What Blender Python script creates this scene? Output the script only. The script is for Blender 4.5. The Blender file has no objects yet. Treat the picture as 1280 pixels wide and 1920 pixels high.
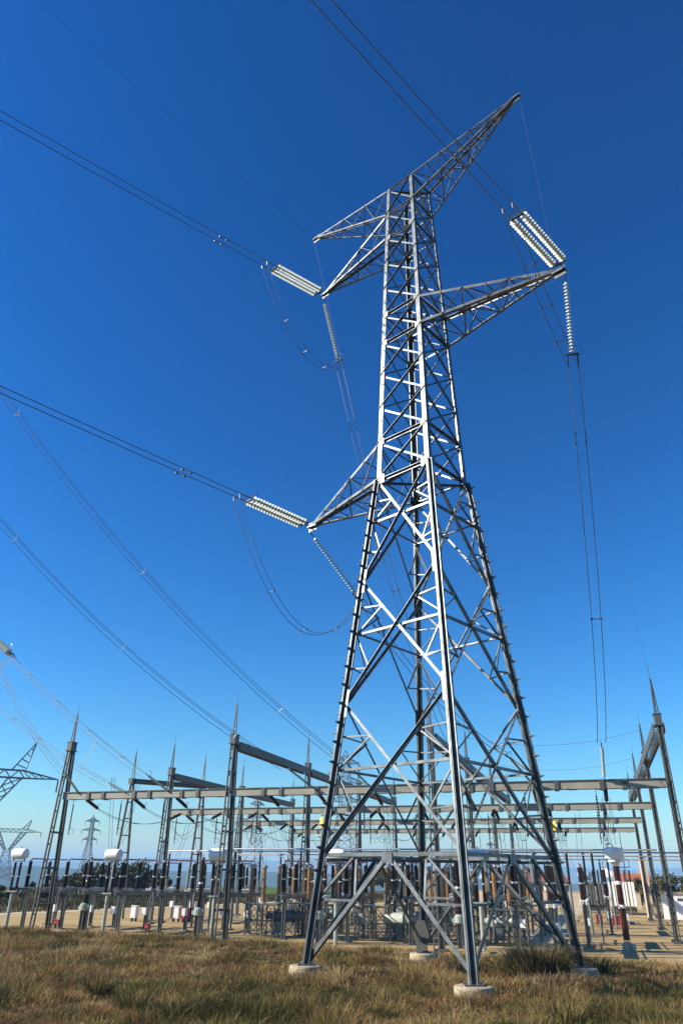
import bpy, math, random
import numpy as np
from mathutils import Vector, Matrix, Euler, Quaternion
R = math.radians
S = bpy.context.scene
COL = S.collection
random.seed(7)
rng = np.random.default_rng(11)

# ---------------------------------------------------------------- camera, sky, sun, exposure
EYE = 3.4
cam_d = bpy.data.cameras.new('camera'); cam = bpy.data.objects.new('camera', cam_d); COL.objects.link(cam)
cam_d.sensor_fit = 'HORIZONTAL'; cam_d.sensor_width = 36.0; cam_d.lens = 36.0 * 1320.0 / 1280.0
cam_d.clip_start = 0.2; cam_d.clip_end = 60000
pitch = math.atan(682.0 / 1320.0); roll = R(0.8)
fw = Vector((0, math.cos(pitch), math.sin(pitch))); up = Vector((0, -math.sin(pitch), math.cos(pitch))); rt = Vector((1, 0, 0))
r2 = rt * math.cos(roll) + up * math.sin(roll); u2 = up * math.cos(roll) - rt * math.sin(roll)
M = Matrix((r2, u2, -fw)).transposed().to_4x4(); M.translation = Vector((0, 0, EYE)); cam.matrix_world = M
S.camera = cam

SUN_AZ, SUN_EL = R(-97), R(30)
w = bpy.data.worlds.new('World'); S.world = w; w.use_nodes = True
nt = w.node_tree; nt.nodes.clear()
sky = nt.nodes.new('ShaderNodeTexSky'); sky.sky_type = 'NISHITA'; sky.sun_disc = False
sky.sun_elevation = SUN_EL; sky.sun_rotation = SUN_AZ; sky.altitude = 900; sky.air_density = 1.4; sky.dust_density = 0.45; sky.ozone_density = 6.0
hs = nt.nodes.new('ShaderNodeHueSaturation'); hs.inputs['Saturation'].default_value = 1.26; hs.inputs['Value'].default_value = 0.645; hs.inputs['Hue'].default_value = 0.496
gm = nt.nodes.new('ShaderNodeGamma'); gm.inputs[1].default_value = 1.45
bg = nt.nodes.new('ShaderNodeBackground'); bg.inputs['Strength'].default_value = 0.08
wo = nt.nodes.new('ShaderNodeOutputWorld')
nt.links.new(sky.outputs[0], hs.inputs['Color']); nt.links.new(hs.outputs[0], gm.inputs[0]); nt.links.new(gm.outputs[0], bg.inputs[0]); nt.links.new(bg.outputs[0], wo.inputs[0])

sd = bpy.data.lights.new('sun', 'SUN'); sd.energy = 4.5; sd.angle = R(0.5); sd.color = (1.0, 0.93, 0.82)
sun = bpy.data.objects.new('sun', sd); COL.objects.link(sun)
sv = Vector((math.sin(SUN_AZ) * math.cos(SUN_EL), math.cos(SUN_AZ) * math.cos(SUN_EL), math.sin(SUN_EL)))
sun.rotation_euler = sv.to_track_quat('Z', 'Y').to_euler(); sun.location = (-60, 10, 60)
S.view_settings.view_transform = 'Standard'; S.view_settings.look = 'None'
S.view_settings.exposure = 1.0; S.view_settings.gamma = 1.0
S.render.engine = 'CYCLES'

# ---------------------------------------------------------------- materials
def mat(name, col, rough=0.6, metal=0.0, var=0.0, vscale=3.0, bump=0.0, bscale=40.0, col2=None, spec=0.5):
    m = bpy.data.materials.new(name); m.use_nodes = True
    t = m.node_tree; b = t.nodes['Principled BSDF']
    b.inputs['Roughness'].default_value = rough; b.inputs['Metallic'].default_value = metal
    b.inputs['Specular IOR Level'].default_value = spec
    c = (*col, 1)
    if var > 0 or col2:
        g = t.nodes.new('ShaderNodeNewGeometry'); n = t.nodes.new('ShaderNodeTexNoise')
        n.inputs['Scale'].default_value = vscale; n.inputs['Detail'].default_value = 5; n.inputs['Roughness'].default_value = 0.65
        t.links.new(g.outputs['Position'], n.inputs['Vector'])
        r = t.nodes.new('ShaderNodeValToRGB'); e = r.color_ramp.elements
        e[0].position = 0.32; e[1].position = 0.68
        if col2: e[0].color = c; e[1].color = (*col2, 1)
        else:
            e[0].color = tuple(x * (1 - var) for x in col) + (1,); e[1].color = tuple(min(1, x * (1 + var)) for x in col) + (1,)
        t.links.new(n.outputs['Fac'], r.inputs[0]); t.links.new(r.outputs[0], b.inputs['Base Color'])
    else: b.inputs['Base Color'].default_value = c
    if bump > 0:
        g2 = t.nodes.new('ShaderNodeNewGeometry'); n2 = t.nodes.new('ShaderNodeTexNoise'); n2.inputs['Scale'].default_value = bscale; n2.inputs['Detail'].default_value = 6
        bm = t.nodes.new('ShaderNodeBump'); bm.inputs['Strength'].default_value = bump; bm.inputs['Distance'].default_value = 0.05
        t.links.new(g2.outputs['Position'], n2.inputs['Vector']); t.links.new(n2.outputs['Fac'], bm.inputs['Height']); t.links.new(bm.outputs[0], b.inputs['Normal'])
    return m
STEEL = mat('galvanised_steel', (0.125, 0.132, 0.13), 0.44, 0.75, 0.42, 2.2)
STEEL2 = mat('weathered_galvanised_steel', (0.17, 0.175, 0.16), 0.5, 0.5, 0.2, 1.6)
STEEL3 = mat('dull_column_steel', (0.11, 0.108, 0.092), 0.55, 0.4, 0.22, 1.2)
BEAM = mat('beam_steel', (0.30, 0.275, 0.21), 0.6, 0.1, 0.16, 0.9)
DARK = mat('dark_hardware', (0.035, 0.035, 0.035), 0.5, 0.3)
WIRE = mat('aluminium_conductor', (0.16, 0.155, 0.15), 0.5, 0.6)
GLASS = mat('toughened_glass_disc', (0.60, 0.63, 0.56), 0.15, 0.0, 0.12, 9)
BROWN = mat('dark_brown_porcelain', (0.035, 0.012, 0.009), 0.2)
RUST = mat('reddish_brown_porcelain', (0.06, 0.015, 0.010), 0.25)
TAN = mat('tan_porcelain', (0.30, 0.165, 0.06), 0.3)
BLACKP = mat('black_polymer', (0.010, 0.008, 0.009), 0.5, spec=0.25)
WHITE = mat('white_paint', (0.78, 0.77, 0.73), 0.5, 0, 0.05, 2)
GREYG = mat('grey_green_paint', (0.30, 0.33, 0.27), 0.45, 0, 0.07, 2)
BLUEG = mat('blue_grey_paint', (0.06, 0.085, 0.095), 0.45, 0, 0.1, 2)
REDP = mat('red_paint', (0.36, 0.035, 0.03), 0.45, 0, 0.12, 3)
PIPE = mat('aluminium_tube', (0.5, 0.5, 0.5), 0.4, 0.7)
YELL = mat('yellow_enamel', (0.75, 0.52, 0.03), 0.45)
CONC = mat('pale_concrete', (0.37, 0.30, 0.19), 0.9, 0, 0.3, 4, 0.4, 30)
RENDER = mat('beige_render', (0.50, 0.40, 0.28), 0.85, 0, 0.1, 2)
ROOF = mat('terracotta_tile', (0.38, 0.10, 0.055), 0.8, 0, 0.15, 1.5)
FARST = mat('distant_pylon_steel', (0.20, 0.21, 0.22), 0.6, 0.2)
BARK = mat('shrub_bark', (0.07, 0.05, 0.035), 0.9, 0, 0.2, 8)
def leafmat(n, a, b, sc=1.5):
    return mat(n, a, 0.7, 0, 0.01, sc, col2=b, spec=0.2)
LEAF = leafmat('evergreen_leaf', (0.035, 0.040, 0.014), (0.10, 0.09, 0.032))
LEAF2 = leafmat('olive_leaf', (0.045, 0.045, 0.018), (0.10, 0.085, 0.03))

# ---------------------------------------------------------------- mesh building
WP = {}                                                     # world position of each root or part origin
class MB:
    def __init__(s): s.v = []; s.f = []
    def box8(s, p):
        n = len(s.v); s.v += [tuple(x) for x in p]
        s.f += [(n, n+3, n+2, n+1), (n+4, n+5, n+6, n+7), (n, n+1, n+5, n+4), (n+1, n+2, n+6, n+5), (n+2, n+3, n+7, n+6), (n+3, n, n+4, n+7)]
    def box(s, c, d):
        x, y, z = c; a, b, h = d[0]/2, d[1]/2, d[2]/2
        s.box8([(x-a, y-b, z-h), (x+a, y-b, z-h), (x+a, y+b, z-h), (x-a, y+b, z-h), (x-a, y-b, z+h), (x+a, y-b, z+h), (x+a, y+b, z+h), (x-a, y+b, z+h)])
    def span(s, P, Q, a0, a1, d1, b0, b1, d2):
        P, Q = Vector(P), Vector(Q); pts = []
        for E in (P, Q):
            for (i, j) in ((a0, b0), (a1, b0), (a1, b1), (a0, b1)): pts.append(E + d1 * i + d2 * j)
        s.box8(pts)
    def bar(s, P, Q, w, h=None, ref=(0, 0, 1)):
        P, Q = Vector(P), Vector(Q); a = (Q - P).normalized(); h = h or w; r = Vector(ref)
        if abs(a.dot(r)) > 0.98: r = Vector((1, 0, 0))
        d1 = a.cross(r).normalized(); d2 = d1.cross(a).normalized()
        s.span(P, Q, -w/2, w/2, d1, -h/2, h/2, d2)
    def lbar(s, P, Q, d1, d2, w, t=0.012, off=0.0):
        P, Q = Vector(P), Vector(Q); a = (Q - P).normalized()
        d1 = Vector(d1); d1 = (d1 - a * a.dot(d1)).normalized()
        d2 = Vector(d2); d2 = (d2 - a * a.dot(d2) - d1 * d1.dot(d2)).normalized()
        if off: P = P + d2 * off; Q = Q + d2 * off
        s.span(P, Q, 0, w, d1, 0, t, d2); s.span(P, Q, 0, t, d1, t, w, d2)
    def tube(s, pts, r, n=6, cap=True):
        pts = [Vector(p) for p in pts]; rs = r if isinstance(r, (list, tuple)) else [r] * len(pts); base = len(s.v); prev = None
        for i, p in enumerate(pts):
            a = (pts[min(i+1, len(pts)-1)] - pts[max(i-1, 0)]).normalized()
            if prev is None:
                q = Vector((0, 0, 1)) if abs(a.z) < 0.9 else Vector((1, 0, 0)); d1 = a.cross(q).normalized()
            else: d1 = (prev - a * a.dot(prev)).normalized()
            prev = d1; d2 = a.cross(d1)
            for k in range(n):
                t = 2*math.pi*k/n; s.v.append(tuple(p + (d1*math.cos(t) + d2*math.sin(t)) * rs[i]))
        for i in range(len(pts)-1):
            for k in range(n):
                a, b = base+i*n+k, base+i*n+(k+1) % n; s.f.append((a, b, b+n, a+n))
        if cap:
            s.f.append(tuple(range(base+n-1, base-1, -1))); e = base+(len(pts)-1)*n; s.f.append(tuple(range(e, e+n)))
    def lathe(s, P, Q, prof, n=10):
        P, Q = Vector(P), Vector(Q); L = (Q-P); l = L.length; a = L/l
        s.tube_prof(P, a, prof, n)
    def tube_prof(s, P, a, prof, n):
        q = Vector((0, 0, 1)) if abs(a.z) < 0.9 else Vector((1, 0, 0)); d1 = a.cross(q).normalized(); d2 = a.cross(d1); base = len(s.v)
        for (h, r) in prof:
            for k in range(n):
                t = 2*math.pi*k/n; s.v.append(tuple(P + a*h + (d1*math.cos(t)+d2*math.sin(t))*r))
        for i in range(len(prof)-1):
            for k in range(n):
                x, y = base+i*n+k, base+i*n+(k+1) % n; s.f.append((x, y, y+n, x+n))
        s.f.append(tuple(range(base+n-1, base-1, -1))); e = base+(len(prof)-1)*n; s.f.append(tuple(range(e, e+n)))
    def build(s, name, m, parent=None, smooth=False):
        me = bpy.data.meshes.new(name); o = Vector(WP.get(parent.name, (0, 0, 0))) if parent else Vector((0, 0, 0))
        me.from_pydata([tuple(Vector(v) - o) for v in s.v], [], s.f); me.materials.append(m)
        if smooth: me.polygons.foreach_set('use_smooth', [True]*len(me.polygons))
        me.update(); ob = bpy.data.objects.new(name, me); COL.objects.link(ob)
        if parent: ob.parent = parent
        WP[ob.name] = tuple(o)
        return ob
def tag(o, label=None, cat=None, group=None, kind=None):
    if label: o['label'] = label
    if cat: o['category'] = cat
    if group: o['group'] = group
    if kind: o['kind'] = kind
    return o
def root(name, loc=(0, 0, 0), label=None, cat=None, group=None, rz=0, local=False):
    o = bpy.data.objects.new(name, None); COL.objects.link(o); o.location = loc; o.rotation_euler = (0, 0, rz); o.empty_display_size = 0.3
    WP[o.name] = (0, 0, 0) if local else tuple(loc)
    return tag(o, label, cat, group)
KIDS = {}
def kids(o): return [c for c in o.children]
def copy_tree(o, parent=None):
    c = o.copy(); COL.objects.link(c)
    if parent is not None: c.parent = parent
    for ch in list(o.children): copy_tree(ch, c)
    return c
def inst(mesh_ob, parent, loc=(0, 0, 0), rot=None):
    c = mesh_ob.copy(); COL.objects.link(c); c.parent = parent; c.location = loc
    if rot is not None: c.rotation_euler = rot
    return c
AZ = R(18.5); CA, SA = math.cos(AZ), math.sin(AZ)
def W(u, v, z=0): return Vector((CA*u + SA*v, -SA*u + CA*v, z))
YR = -AZ
def ribs(h, r, n, core=0.6, base=0.0):
    p = [(base, r*core)]
    for i in range(n):
        z = base + h*(i+0.25)/n; d = h/n
        p += [(z, r*core), (z+d*0.2, r), (z+d*0.35, r), (z+d*0.6, r*core)]
    p.append((base+h, r*core)); return p

# ---------------------------------------------------------------- ground
def gz(x, y):
    u = CA*x - SA*y; v = SA*x + CA*y; b = 38.5 - 0.12*u
    t = np.clip((b - v) / 9.0, 0, 1); return 0.62 * t*t*(3-2*t)
def terrain():
    rad = np.concatenate([np.linspace(0, 60, 41), np.geomspace(64, 13000, 60)]); na = 144
    V = [(0, 0, float(gz(0, 0)))]; F = []
    for i, r in enumerate(rad[1:]):
        for k in range(na):
            a = 2*math.pi*k/na; x, y = r*math.sin(a), r*math.cos(a); z = float(gz(x, y))
            if r > 210: z -= 70*(1-math.exp(-(r-210)/420.0)) * (1.0 if r < 30000 else 1)
            V.append((x, y, z - 0.02))
    for k in range(na): F.append((0, 1+(k+1) % na, 1+k))
    for i in range(len(rad)-2):
        for k in range(na):
            a, b = 1+i*na+k, 1+i*na+(k+1) % na; F.append((a, b, b+na, a+na))
    me = bpy.data.meshes.new('ground'); me.from_pydata(V, [], F); me.polygons.foreach_set('use_smooth', [True]*len(F)); me.update()
    m = mat('dry_earth', (0.055, 0.042, 0.018), 0.95, 0, 0.2, 0.35, 0.5, 8, col2=(0.14, 0.105, 0.045), spec=0.1)
    me.materials.append(m); o = bpy.data.objects.new('ground', me); COL.objects.link(o); o['kind'] = 'structure'
terrain()
def sheet(name, poly, z, m, kind='structure'):
    mb = MB(); n = len(poly); mb.v = [(p[0], p[1], z) for p in poly]; mb.f = [tuple(range(n))]
    o = mb.build(name, m); o['kind'] = kind; return o
def uvp(pts): return [tuple(W(*p)[:2]) for p in pts]
YARDM = mat('compacted_gravel', (0.33, 0.225, 0.095), 0.95, 0, 0.1, 0.25, 0.35, 14, col2=(0.46, 0.33, 0.16), spec=0.1)
# far edge of the yard follows the pale service track
sheet('yard', [(-46, 44.0)] + [tuple(W(u, 37.6-0.12*u)[:2]) for u in (-44, -30, -20, -10, 0, 12, 40)] + uvp([(60, 40), (60, 140), (10, 150)]) + [(-6, 112), (-21, 84), (-29, 69), (-52, 44)], 0.004, YARDM)
sheet('road', [(-70, 24), (-53.2, 43), (-29.5, 68.4), (-21.5, 83.2), (-6.5, 111), (-8.6, 113), (-23.6, 85.4), (-31.6, 70.6), (-55, 45), (-72, 26)], 0.012, mat('pale_track', (0.50, 0.40, 0.235), 0.95, 0, 0.08, 0.4, 0.3, 10))
sheet('field', [(-58, 128), (-36, 133), (-12, 158), (6, 190), (-2, 236), (-24, 236), (-60, 200), (-72, 150)], 0.02, mat('green_crop', (0.085, 0.125, 0.022), 0.95, 0, 0.2, 0.08, 0.4, 4, spec=0.1))
sheet('path', uvp([(-5.4, 40.5), (-2.9, 40.5), (-2.6, 110), (-5.0, 110)]), 0.010, mat('trodden_gravel', (0.47, 0.38, 0.23), 0.95, 0, 0.1, 0.6, 0.3, 14))

# hills far away
def hills(name, r0, zb, fn, m, a0=-75, a1=75, depth=900):
    n = 160; V = []; F = []
    for i in range(n+1):
        a = R(a0 + (a1-a0)*i/n); h = fn(a)
        for (r, z) in ((r0, zb), (r0+depth*0.35, zb+(h-zb)*0.62), (r0+depth*0.7, h), (r0+depth*1.3, h-12), (r0+depth*2.2, zb)):
            jit = 1+0.02*math.sin(a*37+r*0.01)
            V.append((r*jit*math.sin(a), r*jit*math.cos(a), z))
    for i in range(n):
        for k in range(4):
            q = i*5+k; F.append((q, q+5, q+6, q+1))
    me = bpy.data.meshes.new(name); me.from_pydata(V, [], F); me.polygons.foreach_set('use_smooth', [True]*len(F)); me.materials.append(m); me.update()
    o = bpy.data.objects.new(name, me); COL.objects.link(o); o['kind'] = 'structure'
def h1(a):
    d = math.degrees(a)
    return EYE + 2150*math.tan(R(0.26 + 0.10*math.sin(d*0.21+1.0) + 0.05*math.sin(d*0.83) + 0.02*math.sin(d*2.9) - max(0, (d+9))*0.022))
def h2(a):
    d = math.degrees(a)
    return EYE + 6300*math.tan(R(0.80 + 0.18*math.sin(d*0.16+2.2) + 0.09*math.sin(d*0.47+1) + 0.035*math.sin(d*1.7)+0.02*math.sin(d*3.9)))
hills('hills', 1900, -90, h1, mat('wooded_hillside', (0.035, 0.05, 0.022), 0.95, 0, 0.1, 0.01, col2=(0.075, 0.08, 0.04), spec=0.1))
hills('mountains', 5600, -90, h2, mat('mountain_slope', (0.10, 0.10, 0.075), 0.95, 0, 0.1, 0.002, col2=(0.17, 0.15, 0.11), spec=0.1), depth=1000)

# ---------------------------------------------------------------- main pylon
PC = Vector((3.434, 26.224, 0)); ROT = -0.745759
AX = Vector((math.cos(ROT), math.sin(ROT), 0)); BX = Vector((-math.sin(ROT), math.cos(ROT), 0)); UP = Vector((0, 0, 1))
Z0, ZC, ZT = 0.9, 18.44, 36.81
def half(z):
    return 3.074+(1.371-3.074)*(z-Z0)/(ZC-Z0) if z < ZC else 1.371+(0.8356-1.371)*(z-ZC)/(ZT-ZC)
SG = {'F': (1, -1), 'R': (1, 1), 'B': (-1, 1), 'L': (-1, -1)}
def cr(k, z, ins=0.0):
    s = half(z)-ins; return PC + AX*(SG[k][0]*s) + BX*(SG[k][1]*s) + UP*z
FACES = [('L', 'F', -BX), ('F', 'R', AX), ('R', 'B', BX), ('B', 'L', -AX)]       # left to right as seen from outside
pylon = root('lattice_pylon', (PC.x, PC.y, Z0), 'tall galvanised lattice pylon with splayed legs and five pointed arms in the foreground grass', 'pylon')
legs = {}
for k in 'LFRB':
    mb = MB(); a, b = SG[k]
    for (za, zb, wd) in ((Z0, 8.97, 0.14), (8.97, ZC, 0.128)):     # cross section: four angles back to back with a slit between them
        for (i, j) in ((1, 1), (1, -1), (-1, 1), (-1, -1)):
            o = (AX*i+BX*j)*0.012
            mb.lbar(cr(k, za)+o, cr(k, zb)+o, AX*i, BX*j, wd, 0.018)
    for (za, zb, wd) in ((ZC, 27.72, 0.215), (27.72, ZT, 0.18)):
        mb.lbar(cr(k, za), cr(k, zb), -AX*a, -BX*b, wd, 0.03)
    c = cr(k, Z0); mb.box((c.x, c.y, Z0+0.02), (0.5, 0.5, 0.04))
    for zz in (8.97, 13.77):                                        # splice plates
        for (d, n) in ((-AX*a, BX*b), (-BX*b, AX*a)):
            p = cr(k, zz); ax = (cr(k, zz+1)-cr(k, zz-1)).normalized()
            mb.span(p-ax*0.5, p+ax*0.5, 0.04, 0.22, d, 0.034, 0.05, n)
    legs[k] = mb.build('leg', STEEL, pylon)
# step bolts
bm = MB(); bm.tube_prof(Vector((0, 0, 0)), Vector((1, 0, 0)), [(0, 0.06), (0.05, 0.055), (0.16, 0.022), (0.22, 0.012)], 6)
bolt = None
for k, z1 in (('L', 35.0), ('R', 35.0)):
    a, b = SG[k]; z = 3.2; i = 0
    while z < z1:
        for d in ((-AX*a*0 + (AX*a), (BX*b))[i % 2],):
            p = cr(k, z) + (d*0.13 if z < ZC else -((BX*b) if i % 2 == 0 else (AX*a))*0.14)
            ang = math.atan2(d.y, d.x)
            if bolt is None: bolt = bm.build('step_bolt', STEEL2, legs[k]); o = bolt
            else: o = bolt.copy(); COL.objects.link(o); o.parent = legs[k]
            # mesh data of the first bolt is relative to the pylon base
            o.location = p - Vector(WP[pylon.name]); o.rotation_euler = (0, 0, ang); o.scale = (1, 1, 1) if z < ZC else (0.7, 0.4, 0.4)
        z += 0.34 if z < ZC else 0.5; i += 1
bolt.data.transform(Matrix.Translation(Vector(WP[pylon.name])))
def inw(n): return -n
def face_bar(mb, P, Q, n, wd, style='in', off=0.0, t=0.012):
    """an angle lying in a tower face: one leg in the face, the other turned inward or outward"""
    P, Q = Vector(P), Vector(Q); a = (Q-P).normalized(); up_ = n.cross(a)
    if up_.z < 0: up_ = -up_
    if abs(up_.z) < 0.05: up_ = n.cross(a)
    P = P - n*off; Q = Q - n*off
    if style == 'in': mb.lbar(P - up_*wd/2, Q - up_*wd/2, up_, -n, wd, t)
    else: mb.lbar(P + up_*wd/2, Q + up_*wd/2, -up_, n, wd, t)
def lerp(a, b, t): return a + (b-a)*t
LOW = [(4.0, 6.67, 8.97), (8.97, 11.62, 13.77), (13.77, 16.45, ZC)]
for (ka, kb, n) in FACES:
    # splayed base panel: an inverted V from the belt's middle to the feet, with secondary members
    mb = MB(); A0, B0 = cr(ka, 1.05), cr(kb, 1.05); A1, B1 = cr(ka, 4.0), cr(kb, 4.0); Mid = (A1+B1)/2
    face_bar(mb, Mid, A0, n, 0.125, 'in', 0.05); face_bar(mb, Mid, B0, n, 0.125, 'in', 0.05)
    for (P0, P1) in ((A0, A1), (B0, B1)):
        q = lerp(P1, Mid, 0.5); h = lerp(P0, P1, 0.56); d = lerp(P0, Mid, 0.56)
        face_bar(mb, q, h, n, 0.075, 'in', 0.08); face_bar(mb, h, d, n, 0.07, 'in', 0.11)
        face_bar(mb, q, d, n, 0.08, 'in', 0.14)
    mb.build('cross_brace', STEEL, pylon)
    mb = MB(); face_bar(mb, A1, B1, n, 0.11, 'in', 0.02); 
    pl = MB(); c = Mid; a = (B1-A1).normalized(); pl.span(c-a*0.2, c+a*0.2, -0.24, 0.05, UP, 0.0, 0.016, n); 
    mb.build('horizontal_brace', STEEL, pylon); pl.build('gusset_plate', STEEL, pylon)
    for (za, zm, zb) in LOW:
        mb = MB(); a0, a1, b0, b1 = cr(ka, za), cr(ka, zb), cr(kb, za), cr(kb, zb)
        face_bar(mb, a0, b1, n, 0.085, 'out', 0.035); face_bar(mb, a1, b0, n, 0.10, 'in', 0.06)
        am, bm_ = cr(ka, zm), cr(kb, zm)
        for (m_, o_, lo, hi, ol, oh) in ((am, bm_, a0, a1, b0, b1), (bm_, am, b0, b1, a0, a1)):
            for (leg_end, other) in ((lo, oh), (hi, ol)):           # redundants in the side triangles
                hl = lerp(leg_end, m_, 0.5)
                X = lerp(leg_end, other, 0.25)
                face_bar(mb, hl, X, n, 0.055, 'in', 0.085); face_bar(mb, m_, X, n, 0.055, 'in', 0.10)
        mb.build('cross_brace', STEEL, pylon)
        mb = MB(); face_bar(mb, am, bm_, n, 0.09, 'in', 0.12); mb.build('horizontal_brace', STEEL, pylon)
    UPP = [ZC, 20.35, 22.21, 24.08, 25.94, 27.72, 29.49, 31.26, 33.03, 34.85, ZT]
    for i in range(len(UPP)-1):
        za, zb = UPP[i], UPP[i+1]; mb = MB()
        face_bar(mb, cr(ka, za), cr(kb, zb), n, 0.075, 'out', 0.035, 0.010); face_bar(mb, cr(ka, zb), cr(kb, za), n, 0.08, 'in', 0.06, 0.010)
        mb.build('cross_brace', STEEL, pylon)
    for z in (ZC, 20.35, 25.94, 27.72, 33.03, 34.85, ZT):
        mb = MB(); face_bar(mb, cr(ka, z), cr(kb, z), n, 0.11 if z < 30 else 0.08, 'out', 0.10); mb.build('horizontal_brace', STEEL, pylon)
    for z in (ZC, 20.35, 25.94, 27.72, 33.03):
        for kk, oth in ((ka, kb), (kb, ka)):
            pl = MB()
            p = cr(kk, z); d = (cr(oth, z)-p).normalized(); sz = 0.34 if z < 19 else 0.26
            pl.span(p+d*0.06-UP*sz*0.6, p+d*0.06+UP*sz*0.6, 0, sz, d, 0.004, 0.016, n)
            pl.build('gusset_plate', STEEL, pylon)
mb = MB(); c = cr('B', 1.0); d = (AX-BX).normalized(); nn = -(AX*0.35+Vector((0, 1, 0))).normalized(); mb.v = []
sdv = nn.cross(UP).normalized()
mb.box8([c+sdv*x+UP*z+nn*y for y in (0.28, 0.31) for (x, z) in ((-0.16, -0.02), (0.16, -0.02), (0.30, 0.45), (-0.30, 0.45))]); mb.box8([c+sdv*x+UP*z+nn*y for y in (0.28, 0.31) for (x, z) in ((-0.30, 0.452), (0.30, 0.452), (0.14, 0.95), (-0.14, 0.95))]); mb.build('shoe_plate', STEEL3, pylon)
# plan bracing
for z in (4.0, ZC, 27.72, ZT):
    mb = MB(); mb.lbar(cr('F', z, 0.1), cr('B', z, 0.1), -UP, BX, 0.09, 0.01); mb.lbar(cr('L', z, 0.1)-UP*0.1, cr('R', z, 0.1)-UP*0.1, -UP, AX, 0.09, 0.01)
    mb.build('plan_brace', STEEL, pylon)
def cross_arm(k1, k2, zt, zb, tip, wd, nd):
    out = (tip-PC); out.z = 0; out.normalize(); side = UP.cross(out)
    arm = MB(); arm.span(tip-out*0.5-UP*0.02, tip+out*0.06-UP*0.02, -0.13, 0.13, side, -0.06, 0.02, UP)
    arm.span(tip-out*0.45+UP*0.004, tip+out*0.05+UP*0.004, -0.012, 0.012, side, -0.30, 0.18, UP)
    arm = arm.build('cross_arm', STEEL, pylon)
    T1, T2, B1, B2 = cr(k1, zt), cr(k2, zt), cr(k1, zb), cr(k2, zb)
    e = {}
    for nm, P, sgn, zz in (('T1', T1, -1, 1), ('T2', T2, 1, 1), ('B1', B1, -1, -1), ('B2', B2, 1, -1)):
        s = 1 if (P-PC).dot(side) > 0 else -1
        Q = tip - out*0.12 + side*(s*0.07) + UP*(0.05 if zz > 0 else -0.02); e[nm] = (P, Q)
        mb = MB(); mb.lbar(P, Q, -side*s, UP*(-zz), wd, 0.012); mb.build('chord', STEEL, arm)
    def ln(nm, t): return lerp(e[nm][0], e[nm][1], t)
    for (x, y, nn) in (('B1', 'B2', -UP), ('T1', 'B1', None), ('T2', 'B2', None), ('T1', 'T2', UP)):
        mb = MB(); lw = wd*0.5
        for i in range(1, nd):
            t0 = (i-1)/nd; t1 = i/nd
            p, q = ln(x, t1), ln(y, t1)
            if (p-q).length < 0.12: continue
            mb.bar(p, q, lw, 0.012)
            if i % 2: mb.bar(ln(x, t0), q, lw, 0.014)
            else: mb.bar(ln(y, t0), p, lw, 0.014)
        mb.build('lacing', STEEL, arm)
TIP = {'R': Vector((9.01, 21.073, 25.72)), 'M': Vector((-1.228, 30.531, 33.34)), 'L': Vector((-1.522, 30.802, 18.47)), 'RU': Vector((8.516, 21.53, 38.01)), 'LU': Vector((-1.896, 31.147, 38.55))}
cross_arm('F', 'R', 27.72, 25.94, TIP['R'], 0.135, 6)
cross_arm('L', 'B', 34.85, 33.03, TIP['M'], 0.115, 5)
cross_arm('L', 'B', 20.35, ZC, TIP['L'], 0.125, 5)
cross_arm('F', 'R', ZT, 34.85, TIP['RU'], 0.10, 7)
cross_arm('L', 'B', ZT, 34.85, TIP['LU'], 0.09, 7)
for k, d in (('L', -AX), ('R', AX)):                               # yellow danger plates on two legs
    mb = MB(); p = cr(k, 5.0); d2 = (BX*SG[k][1])
    mb.span(p-UP*0.15+AX*SG[k][0]*0.02, p+UP*0.15+AX*SG[k][0]*0.02, 0.135, 0.28, AX*SG[k][0], 0.02, 0.035, d2); mb.build('warning_plate', YELL, pylon)
# footings
FL = {'F': 'round concrete footing under the nearest leg of the pylon, largest of the four', 'L': 'round concrete footing under the left leg of the pylon',
      'R': 'round concrete footing under the right leg beside the spiky bush', 'B': 'round concrete footing behind, under the far leg with the dark plate'}
for k in 'FLRB':
    c = cr(k, Z0); i = (AX*SG[k][0]+BX*SG[k][1])*0.0; mb = MB(); g = float(gz(c.x, c.y))
    mb.tube_prof(Vector((c.x-i.x, c.y-i.y, g-0.3)), UP, [(0, 0.54), (Z0-g+0.3-0.06, 0.52), (Z0-g+0.3-0.02, 0.505), (Z0-g+0.3, 0.46)], 28)
    o = mb.build('concrete_footing', CONC); tag(o, FL[k], 'footing', 'pylon footings')

# ---------------------------------------------------------------- glass insulator strings of the main pylon
dm = MB(); dm.tube_prof(Vector((0, 0, 0)), Vector((1, 0, 0)), [(0, 0.045), (0.05, 0.055), (0.06, 0.085), (0.085, 0.15), (0.10, 0.155), (0.105, 0.13), (0.115, 0.06), (0.15, 0.03)], 16)
DISC = dm.build('insulator_disc', GLASS, None, True); COL.objects.unlink(DISC)
def disc_row(parent, P, Q, n, sc=1.0):
    P, Q = Vector(P), Vector(Q); d = (Q-P); q = d.normalized().to_track_quat('X', 'Z').to_euler(); o = Vector(WP[parent.name])
    for i in range(n):
        c = DISC.copy(); COL.objects.link(c); c.parent = parent; c.location = P + d*((i+0.1)/n) - o; c.rotation_euler = q; c.scale = (1, sc, sc)
def ring(c, nrm, r, tr=0.012, a0=0, a1=300, n=18):
    nrm = Vector(nrm).normalized(); q = Vector((0, 0, 1)) if abs(nrm.z) < 0.9 else Vector((1, 0, 0)); d1 = nrm.cross(q).normalized(); d2 = nrm.cross(d1)
    mb = MB(); mb.tube([Vector(c) + d1*r*math.cos(R(a0+(a1-a0)*i/n)) + d2*r*math.sin(R(a0+(a1-a0)*i/n)) for i in range(n+1)], tr, 5); return mb
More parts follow.
